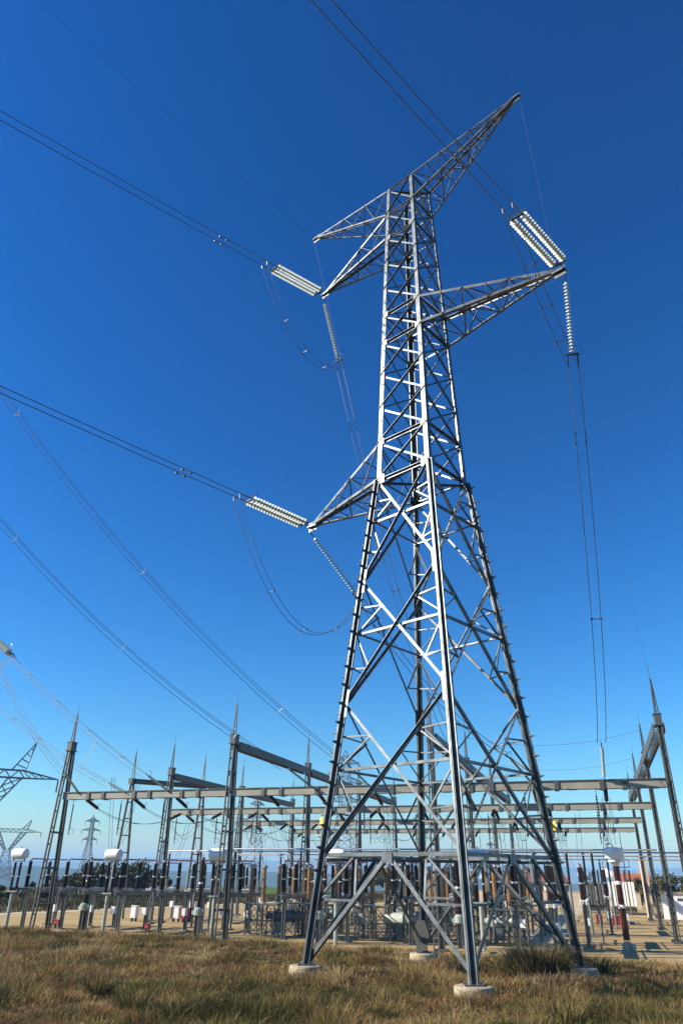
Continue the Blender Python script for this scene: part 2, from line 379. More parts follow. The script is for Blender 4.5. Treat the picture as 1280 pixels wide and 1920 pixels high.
def double_string(tip, end, wires, label):
    tip, end = Vector(tip), Vector(end); d = (end-tip).normalized(); s = d.cross(UP).normalized()
    r = root('insulator_string', tip, label, 'insulator', 'double glass strings on the line side of the pylon')
    mb = MB(); mb.tube([tip, tip+d*0.32], 0.022); mb.build('shackle', DARK, r)
    a = tip+d*0.42; b = end-d*0.10
    mb = MB(); mb.bar(a-s*0.27, a+s*0.27, 0.10, 0.03); mb.span(a-d*0.12, a+d*0.02, -0.05, 0.05, s, -0.012, 0.012, UP); mb.build('yoke_plate', DARK, r)
    mb = MB(); mb.bar(b-s*0.27, b+s*0.27, 0.10, 0.03); mb.build('yoke_plate', DARK, r)
    for q in (-1, 1):
        p0 = a+s*0.22*q+d*0.06; p1 = b+s*0.22*q-d*0.05
        mb = MB(); mb.tube([p0, p1], 0.02, 6); mb.build('core_rod', DARK, r)
        disc_row(r, p0, p1, 19)
        mb = MB(); mb.tube([b+s*0.2*q, b+s*0.2*q+d*0.6], 0.025, 6); mb.tube([b+s*0.2*q+d*0.6, b+s*0.2*q+d*0.75-UP*0.02, b+s*0.2*q+d*0.72-UP*0.25], 0.03, 6); mb.build('dead_end_clamp', STEEL2, r)
    mb = MB(); mb.tube([b-s*0.42+UP*0.05, b-s*0.42+UP*0.28-d*0.1, b+s*0.42+UP*0.28-d*0.1, b+s*0.42+UP*0.05], 0.016, 5); mb.build('arcing_horn', STEEL, r)
    mb = MB(); mb.tube([a-s*0.3+UP*0.02, a-s*0.3+UP*0.2+d*0.08, a+s*0.3+UP*0.2+d*0.08, a+s*0.3+UP*0.02], 0.013, 5); mb.build('arcing_horn', STEEL, r)
    return [b+s*0.2*q+d*0.7 for q in (-1, 1)], s
def single_string(tip, end, label, gap=0.4):
    tip, end = Vector(tip), Vector(end); d = (end-tip).normalized(); s = d.cross(UP)
    s = s.normalized() if s.length > 0.05 else Vector((1, 0, 0))
    r = root('insulator_string', tip, label, 'insulator', 'single glass strings on the substation side of the pylon')
    mb = MB(); mb.tube([tip, tip+d*0.35], 0.022); mb.build('shackle', DARK, r)
    mb = MB(); mb.tube([tip+d*0.3, end-d*0.05], 0.02, 6); mb.build('core_rod', DARK, r)
    disc_row(r, tip+d*0.35, end-d*0.1, 21, 0.8)
    mb = MB(); mb.bar(end-s*0.26, end+s*0.26, 0.09, 0.03); mb.build('yoke_plate', DARK, r)
    for q in (-1, 1):
        mb = MB(); mb.tube([end+s*gap/2*q, end+s*gap/2*q+d*0.55], 0.03, 6); mb.build('dead_end_clamp', DARK, r)
    nrm = d.cross(s); ring(end-d*0.12+s*0.2, nrm, 0.2, 0.013, 0, 330).build('arcing_horn', STEEL, r)
    return [end+s*gap/2*q+d*0.5 for q in (-1, 1)], s
def para(P, Q, sag, n=24):
    P, Q = Vector(P), Vector(Q); return [lerp(P, Q, i/n) - UP*(4*sag*(i/n)*(1-i/n)) for i in range(n+1)]
def bundle(paths, r, label, group, spac=(), damp=(), name='conductor_bundle', sp_mat=None, damper_r=0.035):
    """wires that run together with the spacers and dampers that tie them"""
    o = root(name, paths[0][0], label, 'conductor', group)
    for p in paths:
        mb = MB(); mb.tube(p, r, 5); mb.build('wire', WIRE, o)
    for i in spac:
        pts = [Vector(p[i]) for p in paths]; mb = MB()
        for a in range(len(pts)):
            b = (a+1) % len(pts)
            if len(pts) == 2 and a == 1: break
            mb.tube([pts[a], pts[b]], r*1.1, 5)
        for p in pts: mb.box(p, (r*5, r*5, r*5))
        mb.build('spacer', sp_mat or STEEL, o)
    for i, t in damp:
        for p in paths:
            A, B = Vector(p[i]), Vector(p[i+1]); c = lerp(A, B, t); d = (B-A).normalized(); mb = MB()
            k = c-UP*0.09
            mb.tube([c, k], 0.014, 5); mb.tube([k-d*0.22, k+d*0.22], 0.01, 5)
            mb.tube([k-d*0.26, k-d*0.14], damper_r, 8); mb.tube([k+d*0.14, k+d*0.26], damper_r, 8); mb.build('vibration_damper', DARK, o)
    return o
E_ = Vector((-0.679, -0.7345, 0)).normalized()
LN = {'R': ('double string of white glass discs above the long right arm', -0.095, 0.6), 'M': ('double string of white glass discs at the upper left arm tip', -0.225, 0.9), 'L': ('double string of white glass discs at the lower left arm tip', -0.024, 0.9)}
NAMES = {'R': 'right arm', 'M': 'upper left arm', 'L': 'lower left arm'}
lineend = {}
for k in 'RML':
    tip = TIP[k]; sl = LN[k][1]; end = tip + (E_ + UP*sl).normalized()*3.95
    ends, s = double_string(tip, end, 2, LN[k][0]); lineend[k] = (ends, s)
    far = [tip + E_*150 + UP*(sl*150+{'R': 8, 'M': 22, 'L': 6}[k]) + s*0.2*q for q in (-1, 1)]
    paths = []
    for a, b in zip(ends, far):
        paths.append([lerp(a, b, (i/60)**1.6) - UP*(4*{'R': 2.0, 'M': 5.5, 'L': 1.5}[k]*((i/60)**1.6)*(1-(i/60)**1.6)) for i in range(61)])
    bundle(paths, 0.018, 'twin conductors leaving the %s towards the top and left of the frame' % NAMES[k], 'line conductors of the main pylon', (), ((5, 0.2),))
# substation-side strings, slack spans and jumpers
GB = {'R': W(0.8, 40.75, 7.9), 'M': W(-6.45, 40.75, 7.75), 'L': W(-2.8, 40.75, 7.8)}
SL = {'R': ('single glass string hanging straight down from the right arm tip', 3.3, 3.0), 'M': ('single glass string hanging from the upper left arm tip', 3.9, 3.0), 'L': ('single glass string slanting down from the lower left arm tip to the leg', 3.7, 1.2)}
GSTR = []
for k in 'RML':
    tip = TIP[k]; d = (GB[k]-tip).normalized(); st = tip + Vector((0, 0, -0.25))
    sag = SL[k][2]; d2 = ((GB[k]-UP*0) - tip - UP*4*sag*0.5).normalized()
    e = st + d2*SL[k][1]; ends, s = single_string(st, e, SL[k][0])
    hz = Vector((s.x, s.y, 0)).normalized()
    paths = [para(a, GB[k]+hz*0.2*q + (st-GB[k]).normalized()*2.3, sag*0.75, 30) for a, q in zip(ends, (-1, 1))]
    bundle(paths, 0.017, 'twin slack wires dropping from the %s to the front gantry beam' % NAMES[k], 'slack spans to the front gantry', (15,), ((3, 0.5),))
    gd = (st-GB[k]).normalized(); GSTR.append((GB[k], gd, k))
    le, s1 = lineend[k]
    jp = [para(a+UP*-0.25, b, {'R': 0.35, 'M': 2.0, 'L': 3.6}[k], 28) for a, b in zip(le, ends)]
    if (jp[0][0]-jp[1][0]).length > 0 and (jp[0][5]-jp[1][5]).dot(jp[0][22]-jp[1][22]) < 0: jp = [para(le[0]-UP*0.25, ends[1], {'R': 0.35, 'M': 2.0, 'L': 3.6}[k], 28), para(le[1]-UP*0.25, ends[0], {'R': 0.35, 'M': 2.0, 'L': 3.6}[k], 28)]
    bundle(jp, 0.014, 'twin jumper loop under the %s joining its two strings' % NAMES[k], 'jumper loops of the main pylon', (8, 15, 22), ())
# earth wires
for k, lab in (('RU', 'right'), ('LU', 'left')):
    tip = TIP[k]; p = [tip, tip+E_*1.0-UP*0.3]
    far = tip + E_*150 + UP*6
    path = [tip] + [lerp(tip, far, (i/40)**1.5) - UP*(4*1.5*((i/40)**1.5)*(1-(i/40)**1.5)) for i in range(1, 41)]
    bundle([path], 0.007, 'thin earth wire leaving the top %s peak of the pylon' % lab, 'earth wires', (), ())
    g = W(3.9, 41.3, 12.9) if k == 'RU' else W(-8.2, 41.0, 12.9)
    bundle([para(tip-UP*0.2, g, 1.5, 24)], 0.005, 'thin earth wire falling from the top %s peak to the gantry spires' % lab, 'earth wires', ())

# ---------------------------------------------------------------- substation gantries
US = [3.9, -8.2, -20.5, -32.5]; VS = [41.0, 54.0, 67.5, 81.0]
UN = ['right-hand', 'right-centre', 'left-centre', 'far left']; VN = ['front row', 'second row', 'third row', 'rear row']
BZ, TOPZ, TIPZ = 7.72, 10.8, 13.0
def make_column():
    r = root('gantry_column', (0, 0, 0), local=True)
    for (y0, y1, nm) in ((-0.75, -0.2, 'ladder_leg'), (0.75, 0.2, 'leg')):
        mb = MB()
        if nm == 'ladder_leg':
            for x in (-0.125, 0.125): mb.bar((x, y0, 0.05), (x*0.8, y1, TOPZ), 0.055, 0.12, (0, 1, 0))
            n = 34
            for i in range(n):
                t = (i+0.5)/n; y = y0+(y1-y0)*t; mb.bar((-0.115, y-0.05, TOPZ*t), (0.115, y-0.05, TOPZ*t), 0.025, 0.025)
                if i % 3 == 0: mb.bar((-0.11, y+0.04, TOPZ*t), (0.11, y+0.04, TOPZ*t), 0.12, 0.012, (0, 1, 0))
            mb.box((0, y0, 0.06), (0.6, 0.5, 0.12)); mb.build('ladder_leg', STEEL3, r)
        else:
            for x in (-0.115, 0.115): mb.bar((x, y0, 0.05), (x*0.8, y1, TOPZ), 0.04, 0.2, (0, 1, 0))
            mb.bar((0, y0, 0.05), (0, y1, TOPZ), 0.2, 0.02, (0, 1, 0)); mb.box((0, y0, 0.06), (0.6, 0.5, 0.12)); mb.build('leg', STEEL3, r)
    for z in (1.6, 3.6, 5.6, 8.9):
        t = z/TOPZ; a = 0.75-0.55*t; mb = MB(); mb.bar((0, -a, z), (0, a, z), 0.16, 0.12); mb.build('strut', STEEL3, r)
    mb = MB(); mb.box((0, 0, TOPZ+0.05), (0.34, 0.56, 0.5)); mb.box((0, 0, TOPZ-0.24), (0.46, 0.68, 0.05)); mb.box((0, 0, TOPZ+0.32), (0.42, 0.62, 0.04)); mb.build('head_box', STEEL3, r)
    mb = MB()
    for (x, y) in ((-0.10, -0.10), (0.10, -0.10), (0.0, 0.12)): mb.bar((x, y, TOPZ+0.3), (x*0.12, y*0.12, TIPZ), 0.055)
    for i in range(6):
        t = (i+0.5)/6; s = 0.10*(1-0.85*t); z = TOPZ+0.3+(TIPZ-TOPZ-0.3)*t; mb.bar((-s, -s, z), (s, -s, z+0.1), 0.025); mb.bar((-s, -s, z), (0, s, z+0.1), 0.025)
    mb.build('spire', STEEL3, r)
    mb = MB(); mb.tube([(0, 0, TIPZ-0.1), (0, 0, TIPZ+0.75)], 0.012, 5); mb.build('lightning_rod', STEEL3, r)
    return r
CP = make_column(); first = True
for i, u in enumerate(US):
    for j, v in enumerate(VS):
        c = CP if first else copy_tree(CP); first = False
        c.location = W(u, v, 0); c.rotation_euler = (0, 0, YR)
        tag(c, 'two-legged steel gantry column with ladder and spire, %s line, %s' % (UN[i], VN[j]), 'gantry column', 'gantry columns of the substation')
def yroot(name, u, v, z, label, cat, group, rz=0): return root(name, W(u, v, z), label, cat, group, YR+rz, local=True)
BN = ['right', 'middle', 'left']
for j, v in enumerate(VS):
    for i in range(3):
        ua, ub = US[i+1], US[i]; L = ub-ua-0.34
        r = yroot('gantry_beam', (ua+ub)/2, v-0.0, BZ, 'pale horizontal gantry beam, %s span of the %s' % (BN[i], VN[j]), 'gantry beam', 'cross beams of the gantries')
        mb = MB(); mb.box((0, -0.20, 0), (L, 0.05, 0.38)); mb.box((0, 0.20, 0), (L, 0.05, 0.38)); mb.build('web', BEAM, r)
        mb = MB(); mb.box((0, 0, 0.22), (L, 0.56, 0.05)); mb.build('top_flange', STEEL3, r)
        mb = MB()
        for k in range(9): mb.box((-L/2+0.6+k*(L-1.2)/8, 0, -0.2), (0.4, 0.42, 0.02))
        mb.build('batten', STEEL3, r)
        for k in range(3):
            x = (k-1)*3.35
            for dx in (-0.55, 0.55):
                mb = MB(); mb.box((x+dx, -0.255, -0.01), (0.22, 0.06, 0.40)); mb.box((x+dx, 0, -0.23), (0.22, 0.6, 0.03)); mb.build('hanger_plate', STEEL3, r)
for i, u in enumerate(US):
    for j in range(3):
        if i == 3 and j == 0: continue
        L = VS[j+1]-VS[j]-0.5
        r = yroot('gantry_girder', u, (VS[j]+VS[j+1])/2, TOPZ-0.3, 'high dark girder along the %s column line, running back from the %s' % (UN[i], VN[j]), 'girder', 'high girders joining the column heads')
        for x in (-0.26, 0.26): mb = MB(); mb.box((x, 0, 0), (0.06, L, 0.46)); mb.build('side_channel', STEEL3, r)
        mb = MB()
        for k in range(17):
            y = -L/2+0.4+k*(L-0.8)/16; mb.box((0, y, -0.2), (0.46, 0.12, 0.03)); mb.box((0, y, 0.2), (0.46, 0.12, 0.03))
        mb.build('batten_row', STEEL3, r)

# brown porcelain strings carrying the overhead busbars between the gantry beams
def make_string(m, n=14, L=1.75, rad=0.11):
    r = root('porcelain_string', (0, 0, 0), local=True)
    mb = MB(); mb.tube([(0, 0, 0), (0.25, 0, 0)], 0.02, 5); mb.build('fitting', DARK, r); mb = MB(); mb.tube([(L-0.2, 0, 0), (L+0.1, 0, 0)], 0.025, 5); mb.build('fitting', DARK, r)
    mb = MB(); mb.lathe((0.22, 0, 0), (L-0.15, 0, 0), ribs(L-0.4, rad, n, 0.45), 8); mb.build('insulator_body', m, r)
    q = ring((L-0.12, 0, 0.14), (0, 1, 0), 0.17, 0.012, 20, 330, 14); q.build('arcing_horn', STEEL, r)
    return r
SP = {'rust': make_string(RUST), 'dark': make_string(BLACKP), 'pale': make_string(GREYG, 18, 2.2, 0.085)}
used = set()
def place_string(kind, P, d, label, group):
    p = SP[kind]; c = p if kind not in used else copy_tree(p); used.add(kind)
    c.location = P; c.rotation_euler = Vector(d).normalized().to_track_quat('X', 'Z').to_euler()
    tag(c, label, 'insulator', group); return Vector(P)+Vector(d).normalized()*(1.85 if kind != 'pale' else 2.3)
VD = W(0, 1, 0); UD = W(1, 0, 0)
PH = [[0.8, -2.8, -6.45], [-11.6, -14.97, -18.1], [-24.4, -27.45, -31.0]]
PN = ['right phase', 'middle phase', 'left phase']
endpt = {}
for j in range(4):
    for i in range(3):
        for k, u in enumerate(PH[i]):
            kd = 'rust' if (i == 2 or (i == 1 and j == 0)) else 'dark'
            if j < 3:
                endpt[(j, i, k, 1)] = place_string(kd, W(u, VS[j]+0.28, BZ-0.1), VD-UP*0.32, 'brown insulator string behind the %s beam, %s of the %s bay' % (VN[j].split()[0], PN[k], BN[i]), 'strings behind the beams')
            if j > 0:
                endpt[(j, i, k, -1)] = place_string(kd, W(u, VS[j]-0.28, BZ-0.1), -VD-UP*0.32, 'brown insulator string before the %s beam, %s of the %s bay' % (VN[j].split()[0], PN[k], BN[i]), 'strings before the beams')
for j in range(3):
    for i in range(3):
        for k in range(3):
            A, B = endpt[(j, i, k, 1)], endpt[(j+1, i, k, -1)]
            bundle([para(A+UD*0.12*q, B+UD*0.12*q, 0.55, 14) for q in (-1, 1)], 0.014, 'slack twin wires behind the %s beam, %s of the %s bay' % (VN[j].split()[0], PN[k], BN[i]), 'overhead busbar spans', (7,))
for j in (1, 2):
    for i in range(3):
        for k in range(3):
            A, B = endpt[(j, i, k, -1)], endpt[(j, i, k, 1)]; rr = 0.9+0.25*((i+k) % 3)
            bundle([para(A+UD*0.15*q, B+UD*(0.15*q+0.3), rr+0.12*q, 14) for q in (-1, 1)], 0.013, 'jumper loop hanging under the %s beam, %s of the %s bay' % (VN[j].split()[0], PN[k], BN[i]), 'jumper loops under the beams')
# earth wires strung between the spires
for j in (1, 2):
    for i in range(1):
        mb = MB(); mb.tube(para(W(US[i+1], VS[j], TIPZ-0.4), W(US[i], VS[j], TIPZ-0.4), 0.8, 20), 0.010, 5)
        tag(mb.build('earth_wire', WIRE), 'thin earth wire strung between spires, %s span of the %s' % (['right', 'middle', 'left'][i], VN[j]), 'wire', 'earth wires between the spires')
# hanging strings under the front beams
hang = make_string(DARK, 12, 1.9, 0.06); hang.name = 'hanging_string'; SP['hang'] = hang
for j in range(2):
    for i in range(3):
        for k, u in enumerate(PH[i]):
            place_string('hang', W(u-0.5, VS[j]-0.1, BZ-0.28), (0, 0, -1), 'dark rod insulator hanging under the %s beam, %s of the %s bay' % (VN[j].split()[0], PN[k], BN[i]), 'rods hanging under the beams')
for P, d, k in GSTR: place_string('pale', P, d, 'pale green glass string on the front beam taking the wires from the %s' % NAMES[k], 'incoming strings of the front beam')
# incoming triple bundles and their pale strings on the front beam
INC = [((-20.7, 34.3, 29.4), 1, 0, 1.5, 'topmost triple conductor bundle sloping down from the left edge'), ((-19.6, 36.1, 21.4), 1, 1, 1.0, 'second triple conductor bundle sloping down from the left edge'),
       ((-24.0, 51.1, 17.4), 2, 0, 0.35, 'triple bundle with a black yoke at the left edge, over the far left spire'), ((-27.6, 58.3, 15.4), 2, 1, 0.3, 'lowest triple bundle sloping down from the left edge'),
       ((-25.2, 51.6, 17.1), 2, 2, 0.5, 'steep thin triple bundle crossing behind the far left column')]
for (S0, i, k, sag, lab) in INC:
    u = PH[i][k]; T = W(u, VS[0]-0.28, BZ+0.05); S0 = Vector(S0); d = (S0-T).normalized()
    e = place_string('pale', T, d-UP*0.06, 'pale green glass string on the front beam, %s of the %s bay' % (PN[k], BN[i]), 'incoming strings of the front beam')
    side = d.cross(UP).normalized(); vv = side.cross(d)
    far = S0 + (S0-e)*(0.0 if i == 2 and k == 0 else 1.2)
    f = 1.0 if (i == 2 and k == 0) else 2.2
    offs = [side*-0.2, side*0.2, vv*-0.3]; paths = []
    for o in offs:
        pp = []
        for q in range(41):
            t = q/40*f; pp.append(lerp(e, S0, t) + o - UP*(4*sag*t*(1-t)))
        paths.append(pp)
    bundle(paths, 0.014, lab, 'incoming line bundles', (3, 10, 17, 24) if i == 1 else (6, 15, 25, 34), (), 'conductor_bundle', WHITE)
S0 = Vector((-24.0, 51.1, 17.4)); P0 = Vector((-29.5, 55.0, 21.5)); dd = (S0-P0).normalized()
r = root('insulator_string', P0, 'white glass string with black yoke cut by the left edge of the frame', 'insulator')
mb = MB(); mb.tube([P0, S0-dd*0.4], 0.03, 6); mb.build('core_rod', DARK, r); disc_row(r, P0+dd*0.2, S0-dd*0.8, 36, 1.6)
sd_ = dd.cross(UP).normalized(); mb = MB(); mb.bar(S0-dd*0.75-sd_*0.35, S0-dd*0.75+sd_*0.35, 0.16, 0.05)
for q in (-0.3, 0.0, 0.3): mb.tube([S0-dd*0.75+sd_*q, S0+sd_*q*0.7], 0.045, 6)
mb.build('yoke_plate', DARK, r); ring(S0-dd*0.9+UP*0.35, sd_, 0.3, 0.02, 0, 320).build('arcing_horn', STEEL, r)
bundle([para(S0+sd_*q, S0+Vector((-9, 4, -2.2))+sd_*q, 1.2, 16) for q in (-0.2, 0.05, 0.25)], 0.018, 'triple jumper wires running off the left edge below the black yoke', 'jumpers at the left edge', (4, 9), (), 'conductor_bundle', DARK)

# ---------------------------------------------------------------- yard equipment
def post(mb, x, y, h, w=0.2):
    mb.box((x-w/2+0.02, y, h/2), (0.03, w, h)); mb.box((x+w/2-0.02, y, h/2), (0.03, w, h)); mb.box((x, y, h/2), (w-0.08, 0.03, h)); mb.box((x, y, 0.03), (w+0.25, w+0.25, 0.06))
def make_disconnector(pm, white=False):
    r = root('disconnector', (0, 0, 0), local=True)
    for y in (-1.7, 1.5): mb = MB(); post(mb, 0, y, 2.1); mb.build('post', STEEL2, r)
    mb = MB()
    for x in (-0.16, 0.16): mb.box((x, 0, 2.2), (0.07, 5.4, 0.2))
    for y in (-2, -1, 0, 1, 2): mb.box((0, y, 2.31), (0.42, 0.34, 0.03))
    mb.build('support_beam', WHITE if white else STEEL2, r)
    mb = MB(); mb.tube([(0.3, -2.9, 2.42), (0.3, 2.7, 2.42)], 0.03, 6); mb.build('drive_tube', PIPE, r)
    for y in (-2, 0, 2):
        mb = MB(); mb.lathe((0, y, 2.33), (0, y, 4.02), ribs(0.8, 0.155, 12, 0.78) + [(0.84, 0.1)] + ribs(0.8, 0.14, 12, 0.72, 0.86), 10); o = mb.build('post_insulator', pm, r)
        mb = MB(); mb.tube([(0, y, 3.13), (0, y, 3.21)], 0.15, 10); mb.build('metal_collar', PIPE, o); mb = MB(); mb.tube([(0, y, 4.0), (0, y, 4.12)], 0.1, 10); mb.build('metal_cap', PIPE, o)
    for (a, b) in ((-2, 0), (0, 2)):
        mb = MB(); mb.tube([(0, a+0.1, 4.16), (0, b-0.1, 4.16)], 0.045, 6); q = mb.build('contact_arm', REDP, r)
        for t in (0.25, 0.5, 0.75): mb = MB(); mb.tube([(0, a+(b-a)*t-0.1, 4.16), (0, a+(b-a)*t+0.1, 4.16)], 0.06, 6); mb.build('clamp', PIPE, q)
    mb = MB(); mb.box((0.0, 1.5-0.24, 1.1), (0.3, 0.24, 0.42)); mb.build('drive_box', WHITE, r)
    mb = MB(); mb.tube([(0.3, 1.2, 2.4), (0.25, 1.25, 1.3)], 0.02, 5); mb.build('drive_rod', STEEL2, r)
    return r
DP = make_disconnector(BLACKP); DW = make_disconnector(BROWN, True)
DISCO = [(-37.0, 46.6, 0), (-32.1, 46.6, 0), (-29.4, 46.2, 0), (-22.0, 46.4, 0), (-18.2, 46.4, 0), (-14.3, 46.6, 0), (-10.6, 46.8, 0), (-6.2, 49.5, 0), (-2.55, 43.2, 1), (-1.15, 49.5, 1),
         (-34.4, 47.2, 0), (-26.6, 46.6, 0), (-24.8, 48.6, 0), (-16.3, 48.5, 1), (-12.2, 49.5, 0), (-8.6, 50.5, 1), (-4.6, 46.0, 0),
         (-34.5, 58.5, 1), (-31.0, 58.5, 1), (-27.5, 58.5, 1), (-22.5, 59, 0), (-18.9, 59, 0), (-15.0, 59, 0), (-10.5, 59, 1), (-6.6, 60, 0), (0.2, 61, 1),
         (-33.0, 73, 0), (-28.5, 73, 0), (-23.0, 73, 0), (-18.0, 73, 0), (-13.5, 73, 0), (-9.0, 74, 0), (-1.5, 74, 0)]
seen = {0: 0, 1: 0}
dl = ['frontmost at the far left edge of the yard', 'second of the front line from the left', 'in the front line just right of two close neighbours', 'in the front line right of the left-centre column', 'in the front line before the blue-grey tank', 'in the front line behind the pylon left leg', 'in the front line behind the middle of the pylon', 'behind the nearest pylon leg',
      'seen end-on as a dark cluster near the pylon right leg', 'seen end-on beside the white-headed transformer', 'close behind the far left column', 'right of the twin-tube portal feet', 'just left of the left-centre column', 'brown one just behind the pylon left leg', 'behind the pale tanks under the pylon', 'brown one behind the nearest pylon leg', 'between the nearest and right pylon legs']
for n, (u, v, b) in enumerate(DISCO):
    p = DW if b else DP; c = p if not seen[b] else copy_tree(p); seen[b] = 1
    c.location = W(u, v, 0); c.rotation_euler = (0, 0, YR)
    line = 'front' if n < 17 else ('second' if n < 26 else 'third')
    lab = ('three-pillar disconnector with red arms, ' + dl[n]) if n < 17 else 'three-pillar disconnector with red arms in the %s line, number %s from the left' % (line, ['one', 'two', 'three', 'four', 'five', 'six', 'seven', 'eight', 'nine'][n-17 if n < 26 else n-26])
    tag(c, lab, 'disconnector', 'disconnectors')
def make_trap():
    r = root('line_trap', (0, 0, 0), local=True)
    mb = MB(); mb.tube([(0, 0, 0), (0, 0, 2.15)], 0.12, 12); mb.box((0, 0, 2.18), (0.75, 0.4, 0.06)); mb.build('post', GREYG, r)
    for x in (-0.22, 0.22):
        mb = MB(); mb.lathe((x, 0, 2.2), (x, 0, 3.95), ribs(0.82, 0.1, 12, 0.72) + [(0.86, 0.07)] + ribs(0.82, 0.1, 12, 0.72, 0.9), 10); o = mb.build('post_insulator', BLACKP, r)
        mb = MB(); mb.tube([(x, 0, 3.04), (x, 0, 3.12)], 0.1, 10); mb.build('metal_collar', PIPE, o)
    mb = MB(); mb.box((0, 0, 4.0), (0.95, 0.1, 0.05)); mb.box((-0.45, 0, 4.1), (0.05, 0.1, 0.24)); mb.box((0.45, 0, 4.1), (0.05, 0.1, 0.24)); mb.build('cradle', STEEL2, r)
    mb = MB(); mb.tube_prof(Vector((-0.56, 0, 4.44)), Vector((1, 0, 0)), [(0, 0.18), (0.02, 0.27), (0.08, 0.32), (0.18, 0.335), (0.94, 0.335), (1.04, 0.32), (1.1, 0.27), (1.12, 0.18)], 24); mb.build('drum', WHITE, r, True)
    mb = MB(); mb.tube([(-0.1, 0, 4.76), (0, 0, 4.92), (0.1, 0, 4.76)], 0.03, 6); mb.build('lifting_eye', PIPE, r)
    return r
TP = make_trap()
for n, (u, v) in enumerate([(-37.6, 44.1), (-30.5, 44.6), (-22.5, 44.0), (-14.35, 42.9), (-6.35, 43.5)]):
    c = TP if n == 0 else copy_tree(TP); c.location = W(u, v, 0); c.rotation_euler = (0, 0, YR)
    tag(c, 'white drum line trap on two black insulators, ' + ['far left beside the ladder column', 'before the twin-tube portal', 'before the left-centre column', 'behind the pylon left leg', 'behind the nearest pylon leg'][n], 'line trap', 'white drums on insulators')
def make_cvt():
    r = root('voltage_transformer', (0, 0, 0), local=True)
    mb = MB(); post(mb, 0, 0, 1.15, 0.28); mb.build('post', STEEL2, r)
    mb = MB(); mb.tube_prof(Vector((0, 0, 1.15)), UP, [(0, 0.2), (0.05, 0.27), (0.35, 0.27), (0.45, 0.16)], 14); mb.box((0.3, 0, 1.36), (0.18, 0.2, 0.25)); mb.box((-0.3, 0, 1.32), (0.18, 0.2, 0.2)); mb.build('base_box', GREYG, r)
    mb = MB(); mb.lathe((0, 0, 1.58), (0, 0, 4.15), ribs(1.25, 0.15, 16, 0.75) + [(1.27, 0.1)] + ribs(1.25, 0.15, 16, 0.75, 1.33), 12); o = mb.build('porcelain_column', BROWN, r)
    mb = MB(); mb.tube([(0, 0, 2.83), (0, 0, 2.93)], 0.14, 10); mb.build('metal_collar', WHITE, o)
    mb = MB(); mb.tube([(0, 0, 4.12), (0, 0, 4.28)], 0.12, 12); mb.tube([(0, 0, 4.25), (0, 0, 4.45)], 0.02, 5); mb.build('terminal_cap', STEEL2, r)
    return r
VP = make_cvt()
for n, (u, v) in enumerate([(-32.3, 44.8), (-23.1, 43.2), (-15.5, 43.3), (-7.6, 43.8)]):
    c = VP if n == 0 else copy_tree(VP); c.location = W(u, v, 0); c.rotation_euler = (0, 0, YR)
    tag(c, 'single dark brown porcelain pillar on a grey post, ' + ['left of the twin-tube portal', 'standing clear left of the left-centre column', 'just behind the pylon left leg', 'behind the nearest pylon leg'][n], 'voltage transformer', 'brown porcelain pillars')
# instrument transformer with the big white head on the right
r = yroot('current_transformer', 0.85, 46.6, 0, 'large white-headed current transformer on a tall brown porcelain column at the right', 'current transformer', None)
mb = MB(); mb.tube_prof(Vector((0, 0, -0.05)), UP, [(0, 0.36), (0.1, 0.36), (0.12, 0.27), (0.35, 0.30), (0.42, 0.2), (0.5, 0.17)], 16); mb.box((0.3, -0.15, 0.22), (0.22, 0.3, 0.25)); mb.build('base_tank', GREYG, r)
mb = MB(); mb.lathe((0, 0, 0.5), (0, 0, 4.1), ribs(1.45, 0.2, 18, 0.8) + [(1.5, 0.13)] + ribs(1.95, 0.2, 22, 0.8, 1.62), 14); o = mb.build('porcelain_column', RUST, r)
for z in (2.0, 3.15): mb = MB(); mb.tube([(0, 0, z), (0, 0, z+0.16)], 0.2, 14); mb.build('metal_collar', WHITE, o)
mb = MB(); mb.tube_prof(Vector((0, 0, 4.1)), UP, [(0, 0.2), (0.15, 0.24), (0.17, 0.42), (0.2, 0.42), (0.28, 0.3), (0.32, 0.46), (0.38, 0.51), (0.82, 0.51), (0.88, 0.47), (0.9, 0.32)], 24); mb.build('head_tank', WHITE, r, True)
mb = MB(); mb.tube([(-0.3, 0, 4.98), (-0.38, 0, 5.15), (-0.1, 0, 5.2), (0, 0, 5.02)], 0.04, 6); mb.tube([(0.5, 0, 4.4), (0.7, 0, 4.35), (0.7, 0, 4.0), (0.1, 0, 4.0)], 0.03, 6); mb.build('terminal', PIPE, r)
